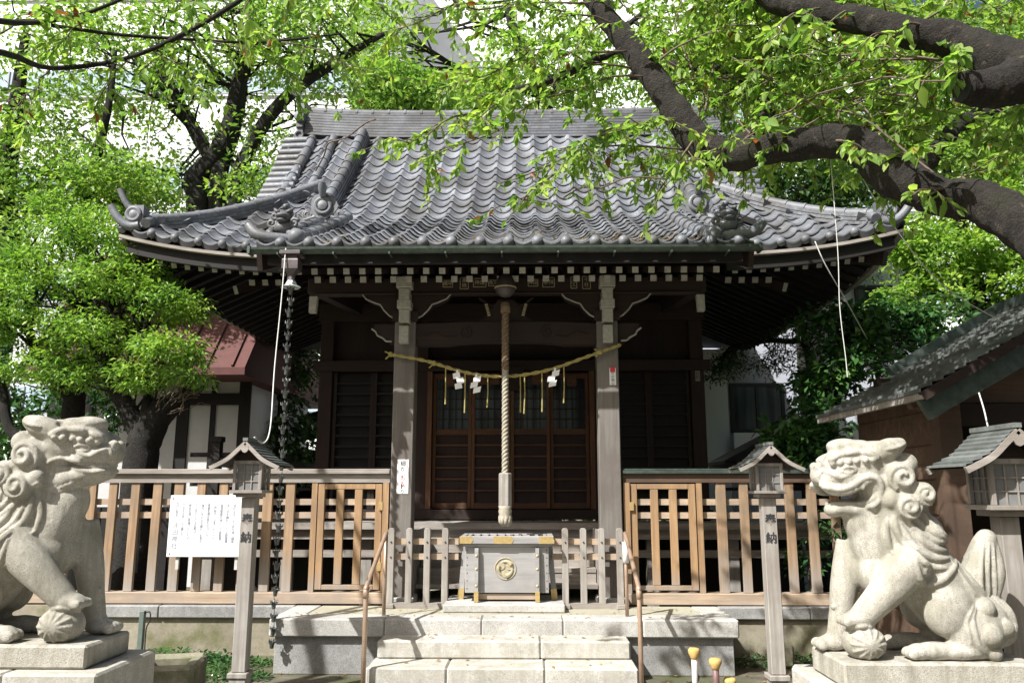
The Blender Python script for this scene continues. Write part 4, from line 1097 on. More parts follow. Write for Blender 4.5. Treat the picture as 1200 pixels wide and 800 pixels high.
# ================================================================== RAIN CHAIN
t = thing('rain_chain', 'metal rain chain of small bell cups hanging from the gutter hopper', 'rain chain', (-1.97, 7.12, 0))
o = MB(); o.lathe([(.03, 3.48), (.045, 3.45), (.06, 3.42), (.095, 3.40), (.08, 3.395), (.02, 3.43)], (0, 0, 0), 6); o.build('flared_collar', M['pale_metal'], t)
cup = None; z_ = 3.33; k = 0
while z_ > .12:
    if cup is None:
        q = MB(); q.lathe([(.012, 0), (.02, .004), (.024, .03), (.034, .055), (.038, .06), (.032, .06), (.02, .03), (.01, .012)], (0, 0, 0), 10)
        for j in range(5):
            a_ = 2 * math.pi * j / 5; q.prism([(-.014, .055), (.014, .055), (0, .082)], -.0015, .0015) if False else q.tube([(.034 * math.cos(a_), .034 * math.sin(a_), .05), (.042 * math.cos(a_), .042 * math.sin(a_), .078)], [.010, .002], 5)
        q.torus((0, 0, .07), .014, .003, 'x', 10, 5); q.tube([(0, 0, .08), (0, 0, .105)], .003, 5); q.tube([(0, 0, .0), (0, 0, .03)], .006, 5)
        cup = q.build('chain_cup', M['chain_metal'], t, auto=40); cup.location = (0, 0, z_); cup.scale = (.82, .82, 1)
    else:
        c = cup.copy(); COL.objects.link(c); c.parent = t; c.location = (rng.uniform(-.004, .004), 0, z_); c.rotation_euler = (rng.uniform(-.1, .1), rng.uniform(-.1, .1), k * .7)
    z_ -= .107; k += 1

# ================================================================== LANTERNS
def lantern(x, y, s, label, rz=0, dz=0):
    t = thing('wooden_lantern', label, 'lantern', (x, y, 0), rz, 'wooden post lanterns in front of the fence')
    o = MB(); w = .052
    o.span((-w, -w, .24), (w, w, 1.50)); o.build('post', M['grey_wood'], t, bevel=.005)
    o = MB(); o.span((-.062, -.062, .0), (.062, .062, .2)); o.span((-.075, -.075, .2), (.075, .075, .238)); o.build('post_base', M['grey_wood'], t, bevel=.005)
    top = 1.50
    k = s
    bx = thing_part = None
    o = MB()
    o.span((-.10 * k, -.10 * k, top + .001), (.10 * k, .10 * k, top + .035 * k)); o.span((-.145 * k, -.145 * k, top + .036 * k), (.145 * k, .145 * k, top + .062 * k))
    z0 = top + .063 * k; z1 = z0 + .225 * k
    for sx in (-1, 1):
        for sy in (-1, 1): o.box((sx * .112 * k, sy * .112 * k, (z0 + z1) / 2), (.026 * k, .026 * k, z1 - z0))
    o.span((-.125 * k, -.125 * k, z1), (.125 * k, .125 * k, z1 + .03 * k)); hs = o.build('lantern_box', M['grey_wood'], t, bevel=.002)
    q = MB(); q.span((-.098 * k, -.098 * k, z0), (.098 * k, .098 * k, z1)); q.build('pane', M['shade_paper'], hs)
    for ax in range(4):
        q = MB(); rot = Matrix.Rotation(ax * math.pi / 2, 3, 'Z')
        for u in (-.033, .033): q.box(rot @ Vector((u * k, -.104 * k, (z0 + z1) / 2)), (.008 * k if ax % 2 == 0 else .008 * k, .008 * k, z1 - z0))
        for j in range(1, 3):
            zz = z0 + (z1 - z0) * j / 3; d_ = (.196 * k, .0075 * k, .008 * k) if ax % 2 == 0 else (.0075 * k, .196 * k, .008 * k)
            q.box(rot @ Vector((0, -.1035 * k, zz)), d_)
        q.build('lattice', M['grey_wood'], hs)
    # gable roof, ridge along y
    zr = z1 + .20 * k; ze = z1 - .005
    prof = [(0, zr), (.07 * k, zr - .065 * k), (.16 * k, zr - .145 * k), (.30 * k, zr - .215 * k)]
    rf = MB(); D = .22 * k
    for sg in (-1, 1):
        # shingle courses
        n_ = 9; pr = smoothpath([Vector((sg * a_, 0, b_)) for a_, b_ in prof], 6); L = len(pr) - 1
        for c_ in range(n_):
            a_ = pr[int(L * c_ / n_)]; b_ = pr[int(L * (c_ + 1) / n_)]
            V = [(a_.x, -D, a_.z + .0), (a_.x, D, a_.z), (b_.x, D, b_.z + .012 * k), (b_.x, -D, b_.z + .012 * k), (b_.x, D, b_.z), (b_.x, -D, b_.z)]
            rf.add(V, [[0, 1, 2, 3], [3, 2, 4, 5]], [[(c_ + .5, sg)] * 4, [(c_ + .5, sg)] * 4])
    rf.span((-.022 * k, -D - .004, zr - .005), (.022 * k, D + .004, zr + .022 * k))
    ro = rf.build('lantern_roof', M['copper_roof'], t)
    for sy in (-1, 1):
        for sg in (-1, 1):
            q = MB(); pr = smoothpath([Vector((sg * a_, sy * (D - .008), b_ - .022 * k)) for a_, b_ in prof], 6)
            q.sweep(pr, [(-.012, -.018 * k), (.012, -.018 * k), (.012, .016 * k), (-.012, .016 * k)], up=(0, 0, 1))
            q.build('barge_board', M['grey_wood_x'], ro)
        p2 = MB(); p2.prism([(-.03 * k, zr - .05 * k), (.03 * k, zr - .05 * k), (.034 * k, zr - .075 * k), (.018 * k, zr - .10 * k), (0, zr - .108 * k), (-.018 * k, zr - .10 * k), (-.034 * k, zr - .075 * k)], sy * (D + .006), sy * (D - .006)); p2.build('gable_pendant', M['grey_wood_x'], ro)
    q = MB(); q.prism([(-.125 * k, z1 + .031 * k), (.125 * k, z1 + .031 * k), (.06 * k, z1 + .10 * k), (0, zr - .035 * k), (-.06 * k, z1 + .10 * k)], -.115 * k, .115 * k); q.build('gable_panel', M['dark_wood_x'], t)
    us = MB()
    for sg in (-1, 1):
        us.add([(0, -D + .02, zr - .012), (0, D - .02, zr - .012), (sg * .15 * k, D - .02, zr - .15 * k), (sg * .15 * k, -D + .02, zr - .15 * k), (sg * .285 * k, D - .02, zr - .225 * k), (sg * .285 * k, -D + .02, zr - .225 * k)], [[0, 1, 2, 3], [3, 2, 4, 5]])
    us.build('roof_lining', M['dark_wood'], ro)
    text('writing', '奉', .085, (0, -w - .003, 1.335), M['ink'], t, depth=.001, bold=.0012)
    text('writing', '納', .085, (0, -w - .003, 1.20), M['ink'], t, depth=.001, bold=.0012)
    t.scale = (1, 1, 1); t.location.z = dz
    return t
c = W(287, 700, 6.2)
lantern(c.x, 6.2, .87, 'wooden lantern on a grey post in front of the white notice board')
c = W(905.5, 700, 6.2)
lantern(c.x, 6.2, .80, 'smallest wooden lantern with a brown gable, in front of the right picket fence', dz=0)
c = W(1187, 700, 4.95)
t3 = lantern(c.x, 4.95, 1.06, 'large wooden lantern with green shingles behind the right stone lion', dz=-.10)
for ch in kids(t3):
    if ch.name.startswith('post'): ch.scale = (1.1, 1.1, 1)

# ================================================================== NOTICE BOARD
c0 = W(195, 652, 7.90); c1 = W(293, 580, 7.90)
t = thing('notice_board', 'white notice board with rows of faded blue writing fixed to the left fence', 'notice board', ((c0.x + c1.x) / 2, 7.90, c0.z), R(-1))
bw, bh = c1.x - c0.x, c1.z - c0.z
o = MB(); o.span((-bw / 2, -.01, 0), (bw / 2, .01, bh)); o.build('board', M['white_paint'], t, bevel=.003)
sc = MB()
for x_ in (-bw / 2 + .03, bw / 2 - .03):
    for z_ in (.03, bh - .03): sc.lathe([(.003, -.006), (.007, -.004), (.007, 0)], (x_, -.010, z_), 8, 'y')
sc.build('screws', M['hopper_metal'], t)
for x_ in (-bw / 2 + .1, bw / 2 - .1):
    o = MB(); o.span((x_ - .015, .012, -.12), (x_ + .015, .04, bh - .03)); o.build('bracket', M['white_plastic'], t)
cols_ = ['当社は古くより此の地に鎮座', 'まします御社にして五穀豊穣', '商売繁盛の神として崇敬篤く', '江戸時代には多くの人々の', '参詣を集め祭礼の日には', '境内に市が立ち賑わいを見せ', 'たと伝えられる社殿は', '明治の頃に再建されたもの', 'で氏子の手により護られ', '今日に至る']
for i, s_ in enumerate(cols_):
    x_ = bw / 2 - .14 - i * .063
    sz = .031; text('writing', vert(s_), sz, (x_, -.0115, bh - .05 - len(s_) * .017), M['faded_ink'], t, depth=.0006, space=.92)
text('writing', vert('沖田神社'), .062, (-bw / 2 + .07, -.0115, bh * .34), M['faded_ink'], t, depth=.0006, space=1.05)

# ================================================================== STONE LIONS
def stone_lion(px_anchor, base_py, Y, facing, mouth_open, label, name='stone_lion', sz=1.0):
    """drawn in units read off the right hand lion; facing -1 looks left, +1 looks right"""
    U = 1 / PPM(Y, .9) * .4 * .975 * sz
    sx = 1 if facing < 0 else -1
    def p3(cx, cy, b=0): return Vector((sx * ((cx - 380) * U + .055 * (712 - cy) * U), b * U, (712 - cy) * U))
    mb = MB()
    def E(cx, cy, rx, ry, rb=None, b=0, rot=0):
        rt = Matrix.Rotation(R(rot) * sx, 3, 'Y')
        mb.ball(p3(cx, cy, b), (rx * U, (rb or rx) * U, ry * U), 20, 14, rt)
    def T(pts, rads, fl=1.0, target=None):
        (target or mb).tube(smoothpath([p3(*p) for p in pts], 5), [r_ * U for r_ in smoothpath([p3(*p) for p in pts], 5, rads)[1]], 14)
    # trunk
    T([(300, 210, 0), (320, 330, 0), (390, 450, 0), (480, 560, 0), (560, 640, 0)], [80, 88, 98, 98, 82])
    E(272, 390, 74, 125, 74, rot=-8); E(235, 330, 55, 70, 55); E(560, 620, 90, 88, 95); E(405, 500, 78, 86, 80); E(330, 300, 85, 80, 92)
    E(300, 470, 90, 90, 80)
    E(322, 225, 66, 92, 84); E(362, 300, 66, 96, 82); E(410, 370, 62, 70, 84)
    # head
    E(245, 165, 84, 74, 86); E(190, 158, 66, 54, 74); E(148, 198, 58, 36, 62); E(114, 194, 32, 32, 44); E(262, 215, 55, 66, 80)
    E(185, 104, 54, 24, 50); E(225, 110, 50, 26, 60)
    # jaw and mouth
    if mouth_open:
        E(198, 298, 60, 25, 54, rot=16); E(152, 296, 30, 23, 42); E(265, 268, 42, 50, 68); E(195, 272, 34, 8, 26)
    else:
        E(185, 252, 64, 36, 60, rot=5); E(235, 265, 56, 44, 68); E(140, 244, 38, 28, 50)
    for s in (-1, 1):
        # brow, eyes, nostrils, ears, cheeks
        E(148, 148, 28, 19, 22, s * 42); E(190, 136, 30, 20, 20, s * 60); E(232, 144, 30, 25, 18, s * 76); E(100, 165, 16, 14, 18, s * 18)
        if mouth_open: T([(98, 214, s * 38), (125, 238, s * 50), (165, 240, s * 60), (205, 222, s * 68), (240, 204, s * 72), (268, 222, s * 76), (270, 262, s * 70), (240, 292, s * 62)], [13, 15, 15, 14, 14, 14, 13, 10])
        E(172, 176, 16, 13, 14, s * 58); E(108, 186, 18, 15, 16, s * 22); E(185, 205, 34, 17, 18, s * 54)
        T([(255, 130, s * 60), (300, 112, s * 72), (340, 94, s * 70)], [34, 32, 12])
        # mane curls
        E(318, 200, 46, 48, 30, s * 78); E(384, 250, 36, 38, 28, s * 80); E(332, 285, 42, 42, 30, s * 84); E(288, 265, 24, 28, 24, s * 82)
        E(350, 160, 34, 34, 36, s * 50)
        # thigh, hind foot
        E(445, 575, 72, 80, 44, s * 72, rot=20); E(520, 640, 85, 75, 45, s * 72); E(400, 688, 62, 26, 34, s * 78); E(352, 690, 28, 24, 32, s * 80); E(470, 690, 80, 24, 40, s * 74)
        for k in range(3): E(330, 694, 18, 17, 11, s * 80 + (k - 1) * 22)
        E(355, 440, 62, 80, 40, s * 62, rot=-25)
    # near front leg resting on the ball, far leg straight
    nb = -1
    T([(350, 440, nb * 70), (290, 500, nb * 82), (235, 560, nb * 74), (200, 600, nb * 66)], [62, 52, 42, 36])
    E(186, 604, 42, 24, 40, nb * 64)
    for k in range(4): E(152, 610, 18, 15, 10, nb * 64 + (k - 1.5) * 20)
    E(208, 668, 62, 50, 58, nb * 58)
    T([(235, 400, -nb * 55), (205, 500, -nb * 58), (190, 600, -nb * 58), (180, 670, -nb * 58)], [58, 44, 36, 34])
    E(160, 690, 46, 24, 38, -nb * 58)
    for k in range(4): E(122, 694, 18, 17, 10, -nb * 58 + (k - 1.5) * 20)
    # tail: upright flame with curls round the rump
    T([(570, 600, 0), (572, 520, 0), (580, 450, 0), (602, 385, 0)], [40, 46, 42, 32]); E(605, 380, 30, 28, 30)
    T([(560, 560, 20), (556, 480, 24), (585, 400, 10)], [28, 30, 12]); T([(600, 560, -12), (622, 480, -14), (622, 395, -8)], [22, 26, 14])
    T([(560, 560, -26), (552, 480, -26), (580, 395, -14)], [24, 28, 12])
    E(625, 620, 40, 75, 62)
    me = bpy.data.meshes.new('tmp'); 
    def remesh(mb_, vox, it):
        o = mb_.build('tmp_lion', M['lion_stone'])
        md = o.modifiers.new('r', 'REMESH'); md.mode = 'VOXEL'; md.voxel_size = vox; md.use_smooth_shade = True
        m2 = o.modifiers.new('s', 'SMOOTH'); m2.factor = .6; m2.iterations = it
        bpy.context.view_layer.update()
        me_ = bpy.data.meshes.new_from_object(o.evaluated_get(bpy.context.evaluated_depsgraph_get()))
        bpy.data.objects.remove(o); return me_
    base = remesh(mb, .012, 3)
    bm = bmesh.new(); bm.from_mesh(base); bvh = BVHTree.FromBMesh(bm); bm.free()
    def onsurf(cx, cy, s, sink=0.0):
        q = p3(cx, cy); o = Vector((q.x, s * 2.0, q.z)); h = bvh.ray_cast(o, Vector((0, -s, 0)))
        return (h[0] + Vector((0, s * -sink, 0))) if h[0] else None
    det = MB(); det.add([tuple(v.co) for v in base.vertices], [list(p.vertices) for p in base.polygons])
    def D(path, r, s, n=7, taper=.35):
        P2 = smoothpath([Vector((a, b, 0)) for a, b in path], n); pts = [onsurf(q.x, q.y, s) for q in P2]; pts = [q for q in pts if q is not None]
        if len(pts) < 3: return
        # keep the run where depth is continuous
        run = [pts[0]]
        for q in pts[1:]:
            if abs(q.y - run[-1].y) < .06: run.append(q)
        m_ = len(run)
        if m_ < 3: return
        det.tube(run, [r * U * (1 - (1 - taper) * abs(2 * i / (m_ - 1) - 1) ** 2) for i in range(m_)], 8)
    def swirl(cx, cy, r0, s, turns=1.6, th=8, a0=0.):
        D([(cx + r0 * (1 - .8 * k / (10 * turns)) * math.cos(a0 + k * .63), cy + r0 * (1 - .8 * k / (10 * turns)) * math.sin(a0 + k * .63)) for k in range(int(10 * turns) + 1)], th, s, 2, .8)
    for s in (-1, 1):
        swirl(318, 200, 40, s, a0=2, th=9); swirl(384, 250, 30, s, th=8, a0=1); swirl(332, 285, 35, s, th=8)
        # mane locks sweeping down the back
        for path in ([(330, 320), (365, 360), (420, 385), (470, 380)], [(345, 335), (375, 385), (430, 410), (478, 400)], [(310, 330), (345, 395), (395, 430), (455, 432)], [(300, 340), (325, 400), (370, 450), (440, 460)],
                     [(400, 270), (430, 320), (455, 350), (475, 372)], [(385, 300), (415, 345), (440, 365), (468, 378)], [(355, 315), (395, 350), (435, 372), (470, 386)], [(295, 310), (300, 350), (320, 400)], [(280, 320), (275, 370), (290, 420)]):
            D(path, 12, s)
        D([(330, 430), (350, 490), (400, 500), (450, 470), (490, 440)], 11, s); D([(335, 500), (380, 512), (430, 490), (470, 470)], 7, s); swirl(368, 462, 14, s, 1.2, 6)
        D([(480, 420), (530, 500), (590, 560)], 8, s); D([(465, 440), (510, 520), (560, 560)], 7, s)
        # lips, brow ridges, teeth row
        if mouth_open:
            D([(135, 280), (165, 278), (200, 280), (235, 272), (262, 245)], 9, s, 7, .8)
            D([(100, 228), (140, 236), (180, 225), (220, 200), (250, 205), (262, 235), (255, 270), (230, 292)], 9, s, 7, .8)
            for k in range(4): 
                q = onsurf(150 + k * 20, 238 - k * 4, s)
                if q is not None: det.ball(q - Vector((0, s * .008, 0)), (8 * U, 6 * U, 12 * U), 8, 6)
        else:
            D([(110, 226), (150, 228), (190, 214), (230, 208), (262, 222)], 8, s, 7, .7); D([(112, 242), (150, 246), (195, 236), (240, 236)], 7, s, 7, .7)
            for k in range(7): swirl(205 + k * 12, 282 + (3 - abs(k - 3)) * 5, 9, s, 1, 5)
        D([(120, 150), (150, 134), (185, 126), (220, 128), (250, 145)], 11, s, 7, .8)
        for k in range(6): 
            q = onsurf(130 + k * 21, 158 - 2 * k, s)
            if q is not None: det.ball(q, 10 * U, 10, 8)
        D([(150, 178), (170, 168), (192, 178), (172, 188), (150, 180)], 5, s, 5, 1); D([(95, 200), (105, 180), (128, 190), (150, 200), (185, 190)], 8, s)
        D([(270, 120), (305, 112), (335, 100)], 7, s)
        # rump curls and fan of locks
        for cx, cy, r_ in ((545, 572, 34), (545, 640, 34), (602, 625, 28), (560, 690, 24)):
            q = onsurf(cx, cy, s)
            if q is not None: det.ball(q - Vector((0, s * r_ * U * .35, 0)), r_ * U, 16, 12)
        for k in range(5): D([(590 + k * 6, 545 + k * 8), (625 + k * 5, 565 + k * 12), (645, 610 + k * 12), (625 - k * 4, 670 + k * 5)], 8, s)
        D([(520, 560), (495, 600), (505, 660), (540, 700)], 8, s); D([(508, 560), (480, 600), (488, 665)], 7, s)
        for k in range(3): D([(560 + k * 22, 540), (556 + k * 24, 480), (580 + k * 14, 395)], 7, s)
    # ball pattern
    for k in range(6):
        a_ = k * math.pi / 6; D([(208 - 50 * math.cos(a_), 668 - 42 * math.sin(a_)), (208, 668), (208 + 50 * math.cos(a_), 668 + 42 * math.sin(a_))], 5, -1, 8, .8)
    D([(150, 590), (180, 578), (215, 582), (240, 560)], 9, -1); D([(158, 625), (190, 618), (220, 622)], 8, -1)
    fin = remesh(det, .0055, 1)
    t = thing(name, label, 'stone lion', W(px_anchor, base_py, Y))
    fin.name = 'lion_figure'; fin.materials.clear(); fin.materials.append(M['lion_stone'])
    o = bpy.data.objects.new('lion_figure', fin); COL.objects.link(o); o.parent = t
    return t, U
LY = 4.62
tl, U = stone_lion(1072, 766, LY, -1, True, 'pale stone guardian lion with an open mouth, right of the steps')
q = MB(); q.span((-.475, -.235, -.13), (.53, .25, .0)); q.build('base_slab', M['lion_stone'], tl, bevel=.012)
tr = thing('lion_pedestal', 'low stone pedestal under the open mouthed lion', 'pedestal', (tl.location.x, LY, 0))
h_ = tl.location.z - .133
q = MB(); q.span((-.57, -.33, h_ - .14), (.62, .34, h_)); q.build('top_stone', M['granite_step'], tr, bevel=.012)
q = MB(); q.span((-.64, -.38, .0), (.02, .4, h_ - .142)); q.span((.024, -.38, .0), (.70, .4, h_ - .142)); q.build('base_stone', M['granite'], tr, bevel=.015)
tl2, U = stone_lion(16, 746, LY, 1, False, 'pale stone guardian lion with a closed mouth, left of the steps', sz=1.055)
q = MB(); q.span((-.555, -.235, -.12), (.545, .235, .0)); q.build('base_slab', M['lion_stone'], tl2, bevel=.012)
h_ = tl2.location.z - .123
tr = thing('lion_pedestal', 'broad stone pedestal under the closed mouthed lion', 'pedestal', (tl2.location.x, LY, 0))
q = MB(); q.span((-.66, -.33, h_ - .30), (.16, .34, h_)); q.span((.164, -.33, h_ - .30), (.66, .34, h_)); q.build('top_stone', M['granite_step'], tr, bevel=.012)
q = MB(); q.span((-.74, -.38, .0), (.70, .4, h_ - .302)); q.build('base_stone', M['granite'], tr, bevel=.015)

# ================================================================== SMALL THINGS ON THE GROUND
for (px, py, r, mt, label) in ((813, 760, .022, 'white_plastic', 'white upright pipe stub with a yellowed top, nearest the handrail'), (838, 772, .024, 'purple_pipe', 'purple brown pipe stub with a yellowed top, between two others'), (855, 795, .024, 'purple_pipe', 'lowest pipe stub with a yellowed top, by the platform corner')):
    Yp = 6.3 if px == 813 else (6.25 if px == 838 else 6.3)
    c = W(px, py, Yp); t = thing('pipe_stub', label, 'pipe', (c.x, Yp, 0), 0, 'pipe stubs by the platform')
    o = MB(); o.tube([(0, 0, 0), (0, 0, c.z - .03)], r, 12); o.build('pipe', M[mt], t, smooth=True)
    o = MB(); o.lathe([(r * 1.1, -.05), (r * 1.35, -.035), (r * 1.9, -.01), (r * 2.0, .015), (r * 1.6, .028), (r * .5, .03)], (0, 0, c.z - .02), 10); o.build('cap', M['orange_tape'], t, smooth=True)
c = W(164, 762, 7.3); t = thing('metal_stake', 'grey green metal stake beside the low wall on the left', 'post', (c.x, 7.3, 0))
o = MB(); o.span((-.022, -.022, 0), (.022, .022, W(164, 715, 7.3).z)); o.build('shaft', M['green_post'], t, bevel=.003)
o = MB(); z_ = W(164, 715, 7.3).z; o.tube(smoothpath([(.02, 0, z_ - .02), (.06, 0, z_ - .01), (.07, 0, z_ - .08), (.04, 0, z_ - .16), (.045, 0, .1)], 4), .006, 6); o.build('cable', M['black'], t)
c = W(200, 785, 6.3); t = thing('stone_trough', 'mossy stone trough on the ground left of the platform', 'trough', (c.x - .03, 6.3, 0), R(12))
o = MB(); o.span((-.24, -.30, 0), (.24, -.20, .30)); o.span((-.24, .30, 0), (.24, .2, .29)); o.span((-.24, -.198, 0), (-.15, .198, .3)); o.span((.13, -.198, 0), (.24, .198, .28)); o.span((-.15, -.2, 0), (.13, .2, .08)); o.build('basin', M['mossy_stone'], t, bevel=.025)
c = W(932, 768, 7.2); o = MB(); o.span((-.09, -.1, 0), (.09, .1, .2)); t = tag(o.build('stone_block', M['mossy_stone'], bevel=.02), 'small mossy stone block on the ground beside the right lion pedestal', 'stone'); t.location = (c.x, 7.6, 0)
c = W(950, 770, 6.6); o = MB(); o.span((-.16, -.14, 0), (.16, .14, .2)); t = tag(o.build('stone_block', M['granite'], bevel=.02), 'pale cut stone block behind the right lion pedestal', 'stone'); t.location = (c.x + .05, 6.6, 0)
# weeds
pos = []
for cx, cy, rr, nn in ((-2.62, 7.55, .45, 900), (-3.1, 7.75, .4, 500), (2.5, 7.7, .4, 350), (-2.35, 7.0, .35, 500), (3.2, 7.8, .4, 300), (-3.6, 7.5, .3, 200)):
    a_ = nrg.uniform(0, 2 * np.pi, nn); r_ = rr * np.sqrt(nrg.uniform(0, 1, nn)); pos.append(np.stack([cx + r_ * np.cos(a_) * 1.2, cy + r_ * np.sin(a_) * .6, nrg.uniform(.01, .13, nn) * (1.1 - r_ / rr)], 1))
pos = np.concatenate(pos); n_ = len(pos); d = rand_unit(n_); d[:, 2] = abs(d[:, 2]) * .5; nr = rand_unit(n_) * .5; nr[:, 2] += 1
tag(leaf_object('weeds', pos, d, nr, nrg.uniform(.03, .065, n_), M['leaf_gloss']), 'small green weeds growing at the foot of the low wall', 'weeds', kind='stuff')
n_ = 260; pos = np.stack([nrg.uniform(-4, 4, n_), nrg.uniform(6.0, 7.9, n_), np.full(n_, .012)], 1); d = rand_unit(n_); d[:, 2] *= .1; nr = rand_unit(n_) * .3; nr[:, 2] += 1
M['dead'] = leaf_mat('dead_leaf', (.16, .08, .03), (.30, .16, .05), (.40, .28, .08), None, .1, .7)
xs_ = nrg.uniform(-1.9, 1.9, 60); ys_2 = nrg.uniform(7.2, 7.9, 60); pos = np.concatenate([pos, np.stack([xs_, ys_2, np.full(60, .472)], 1), np.stack([nrg.uniform(-1, 1, 14), nrg.uniform(6.95, 7.18, 14), np.full(14, .342)], 1), np.stack([nrg.uniform(-1, 1, 12), nrg.uniform(6.62, 6.88, 12), np.full(12, .197)], 1)])
n_ = len(pos); d = rand_unit(n_); d[:, 2] *= .1; nr = rand_unit(n_) * .3; nr[:, 2] += 1
tag(leaf_object('fallen_leaves', pos, d, nr, nrg.uniform(.025, .055, n_), M['dead']), 'dry brown leaves scattered on the earth', 'fallen leaves', kind='stuff')
n_ = 260; xx = np.concatenate([nrg.uniform(.6, 2.2, 180), nrg.uniform(-2, .6, 80)]); yy = 7.23 + abs(nrg.normal(0, .2, n_)); zz = np.array([Cn(y) + wave(x / TW) + .035 for x, y in zip(xx, yy)])
d = rand_unit(n_); d[:, 2] *= .3; nr = rand_unit(n_) * .4; nr[:, 2] += 1
tag(leaf_object('roof_litter', np.stack([xx, yy, zz], 1), d, nr, nrg.uniform(.035, .06, n_), M['dead']), 'brown leaf litter lying in the eave tiles', 'fallen leaves', kind='stuff')
# red things under the veranda
for px, Yr, w_, label in ((150, 8.7, .5, 'dark red folded cloth bundle behind the left fence, nearest the left lion'), (318, 8.75, .28, 'dark red cloth bundle behind the fence next to the rain chain')):
    c = W(px + 5, 696, Yr); o = MB()
    for k in range(6): o.ball((rng.uniform(-w_, w_), rng.uniform(-.1, .1), .08 + rng.uniform(0, .06)), (.16, .1, .08), 10, 8)
    b = tag(o.build('cloth_bundle', M['red_cloth'], smooth=True), label, 'cloth'); b.location = (c.x, Yr, .16)

q = MB()
for k in range(22): q.span((-5.6 + k * .083, 9.55 + (.012 if k % 2 else 0), 0), (-5.6 + k * .083 + .082, 9.58 + (.012 if k % 2 else 0), 1.36))
tag(q.build('board_fence', M['black_wood']), 'dark board screen standing behind the left picket fence', 'fence')
# ================================================================== WIRES
def cable(name, pts, r, label, mat='wire'):
    P_ = smoothpath(pts, 8); o = MB(); o0 = P_[0]; o.tube([p_ - o0 for p_ in P_], r, 6)
    b = tag(o.build(name, M[mat], smooth=True), label, 'cable'); b.location = o0
cable('power_cable', [W(335, 291, 7.05), W(330, 350, 6.95), W(322, 430, 6.8), W(317, 500, 6.5), W(309, 519, 6.3), W(298, 512, 6.2)], .006, 'white cable hanging from the gutter to the left wooden lantern')
cable('power_cable', [W(971, 158, 5.0), W(976, 220, 5.0), W(982, 300, 5.0), W(984, 360, 5.0), W(991, 420, 5.0), W(993, 442, 5.0)], .0028, 'thin pale cord hanging straight down from the big cherry limb')
cable('power_cable', [W(955, 283, 8.4), W(967, 310, 8.4), W(990, 350, 8.6), W(1016, 397, 9.2)], .006, 'slanting pale cable from the right roof eave into the camellia')
cable('power_cable', [W(972, 155, 5.02), W(1000, 190, 5.1), W(1030, 240, 5.3), W(1100, 330, 5.5), W(1180, 380, 5.7)], .003, 'thin grey wire slanting from the big cherry limb over the shed')
cable('power_cable', [W(1147, 460, 5.25), W(1153, 480, 5.2), W(1158, 502, 5.0)], .005, 'short wire from the shed gable to the large lantern')

# ================================================================== SHED
t = thing('wooden_shed', 'brown wooden shed with a green copper shingled gable roof behind the right lion', 'shed', (3.4, 6.2, 0)); off = Vector((3.4, 6.2, 0))
Ya, Yb = 5.8, 7.95; ea = W(1079, 459, Ya); ex, ez = ea.x, ea.z; SL = .52; RXW = 1.9
P = lambda mb, nm, mt, **k: pb(mb, nm, mt, t, off, **k)
rf = MB(); n_ = 22
for c_ in range(n_):
    x0 = ex + RXW * c_ / n_; x1 = ex + RXW * (c_ + 1) / n_; zz0 = ez + SL * (x0 - ex) + .05 * ((x0 - ex) / RXW) ** 2; zz1 = ez + SL * (x1 - ex) + .05 * ((x1 - ex) / RXW) ** 2
    for j in range(6):
        y0 = Ya + (Yb - Ya) * j / 6; y1 = Ya + (Yb - Ya) * (j + 1) / 6; u = (j + .5, c_ + .5)
        rf.add([(x0, y0, zz0 + .028), (x0, y1, zz0 + .028), (x1, y1, zz1 + .006), (x1, y0, zz1 + .006), (x0, y0, zz0), (x0, y1, zz0)], [[0, 1, 2, 3], [4, 5, 1, 0]], [[u] * 4] * 2)
hx2 = ex + RXW
for c_ in range(6):
    x0 = hx2 + RXW * c_ / 6; x1 = hx2 + RXW * (c_ + 1) / 6; z_a = ez + SL * RXW + .05 - SL * (x0 - hx2); z_b = z_a - SL * RXW / 6
    rf.add([(x0, Ya, z_a + .02), (x1, Ya, z_b + .02), (x1, Yb, z_b + .02), (x0, Yb, z_a + .02)], [[0, 1, 2, 3]])
sr_ = P(rf, 'roof', M['copper_roof'])
q = MB(); q.bar((hx2, Ya - .02, ez + SL * RXW + .09), (hx2, Yb, ez + SL * RXW + .09), .14, .1)
q.bar((ex + .75, Yb - .03, ez + SL * .75 + .07), (hx2, Yb - .03, ez + SL * RXW + .12), .1, .09); q.build('ridge_cap', M['copper'], sr_)
q = MB(); q.bar((ex + .015, Ya + .02, ez - .03), (hx2, Ya + .02, ez + SL * RXW + .02), .05, .07); q.build('verge_board', M['dark_wood_x'], sr_)
q = MB(); q.bar((ex + .05, Ya + .10, ez - .12), (hx2, Ya + .10, ez + SL * RXW - .10), .05, .17); q.build('barge_board', M['copper'], sr_)
q = MB(); q.bar((ex + .03, Ya + .01, ez - .025), (ex + .03, Yb - .01, ez - .025), .04, .05); q.build('eave_board', M['grey_wood'], sr_)
q = MB(); q.bar((ex + .05, Ya + .14, ez - .065), (hx2, Ya + .14, ez + SL * RXW - .04), .02, .02); 
q.add([(ex + .06, Ya + .05, ez - .05 + .03), (hx2, Ya + .05, ez + SL * RXW - .03), (hx2, Yb - .03, ez + SL * RXW - .03), (ex + .06, Yb - .03, ez - .05 + .03)], [[0, 1, 2, 3]]); q.build('roof_lining', M['dark_wood'], sr_)
wx = W(1100, 500, 6.25).x
q = MB(); q.span((wx, 6.30, 0), (wx + .05, 7.75, ez + SL * (wx - ex) - .03))
for k in range(9): q.span((wx - .012, 6.32, .02 + k * .27), (wx, 7.74, .275 + k * .27))
P(q, 'side_wall', M['shed_wood'])
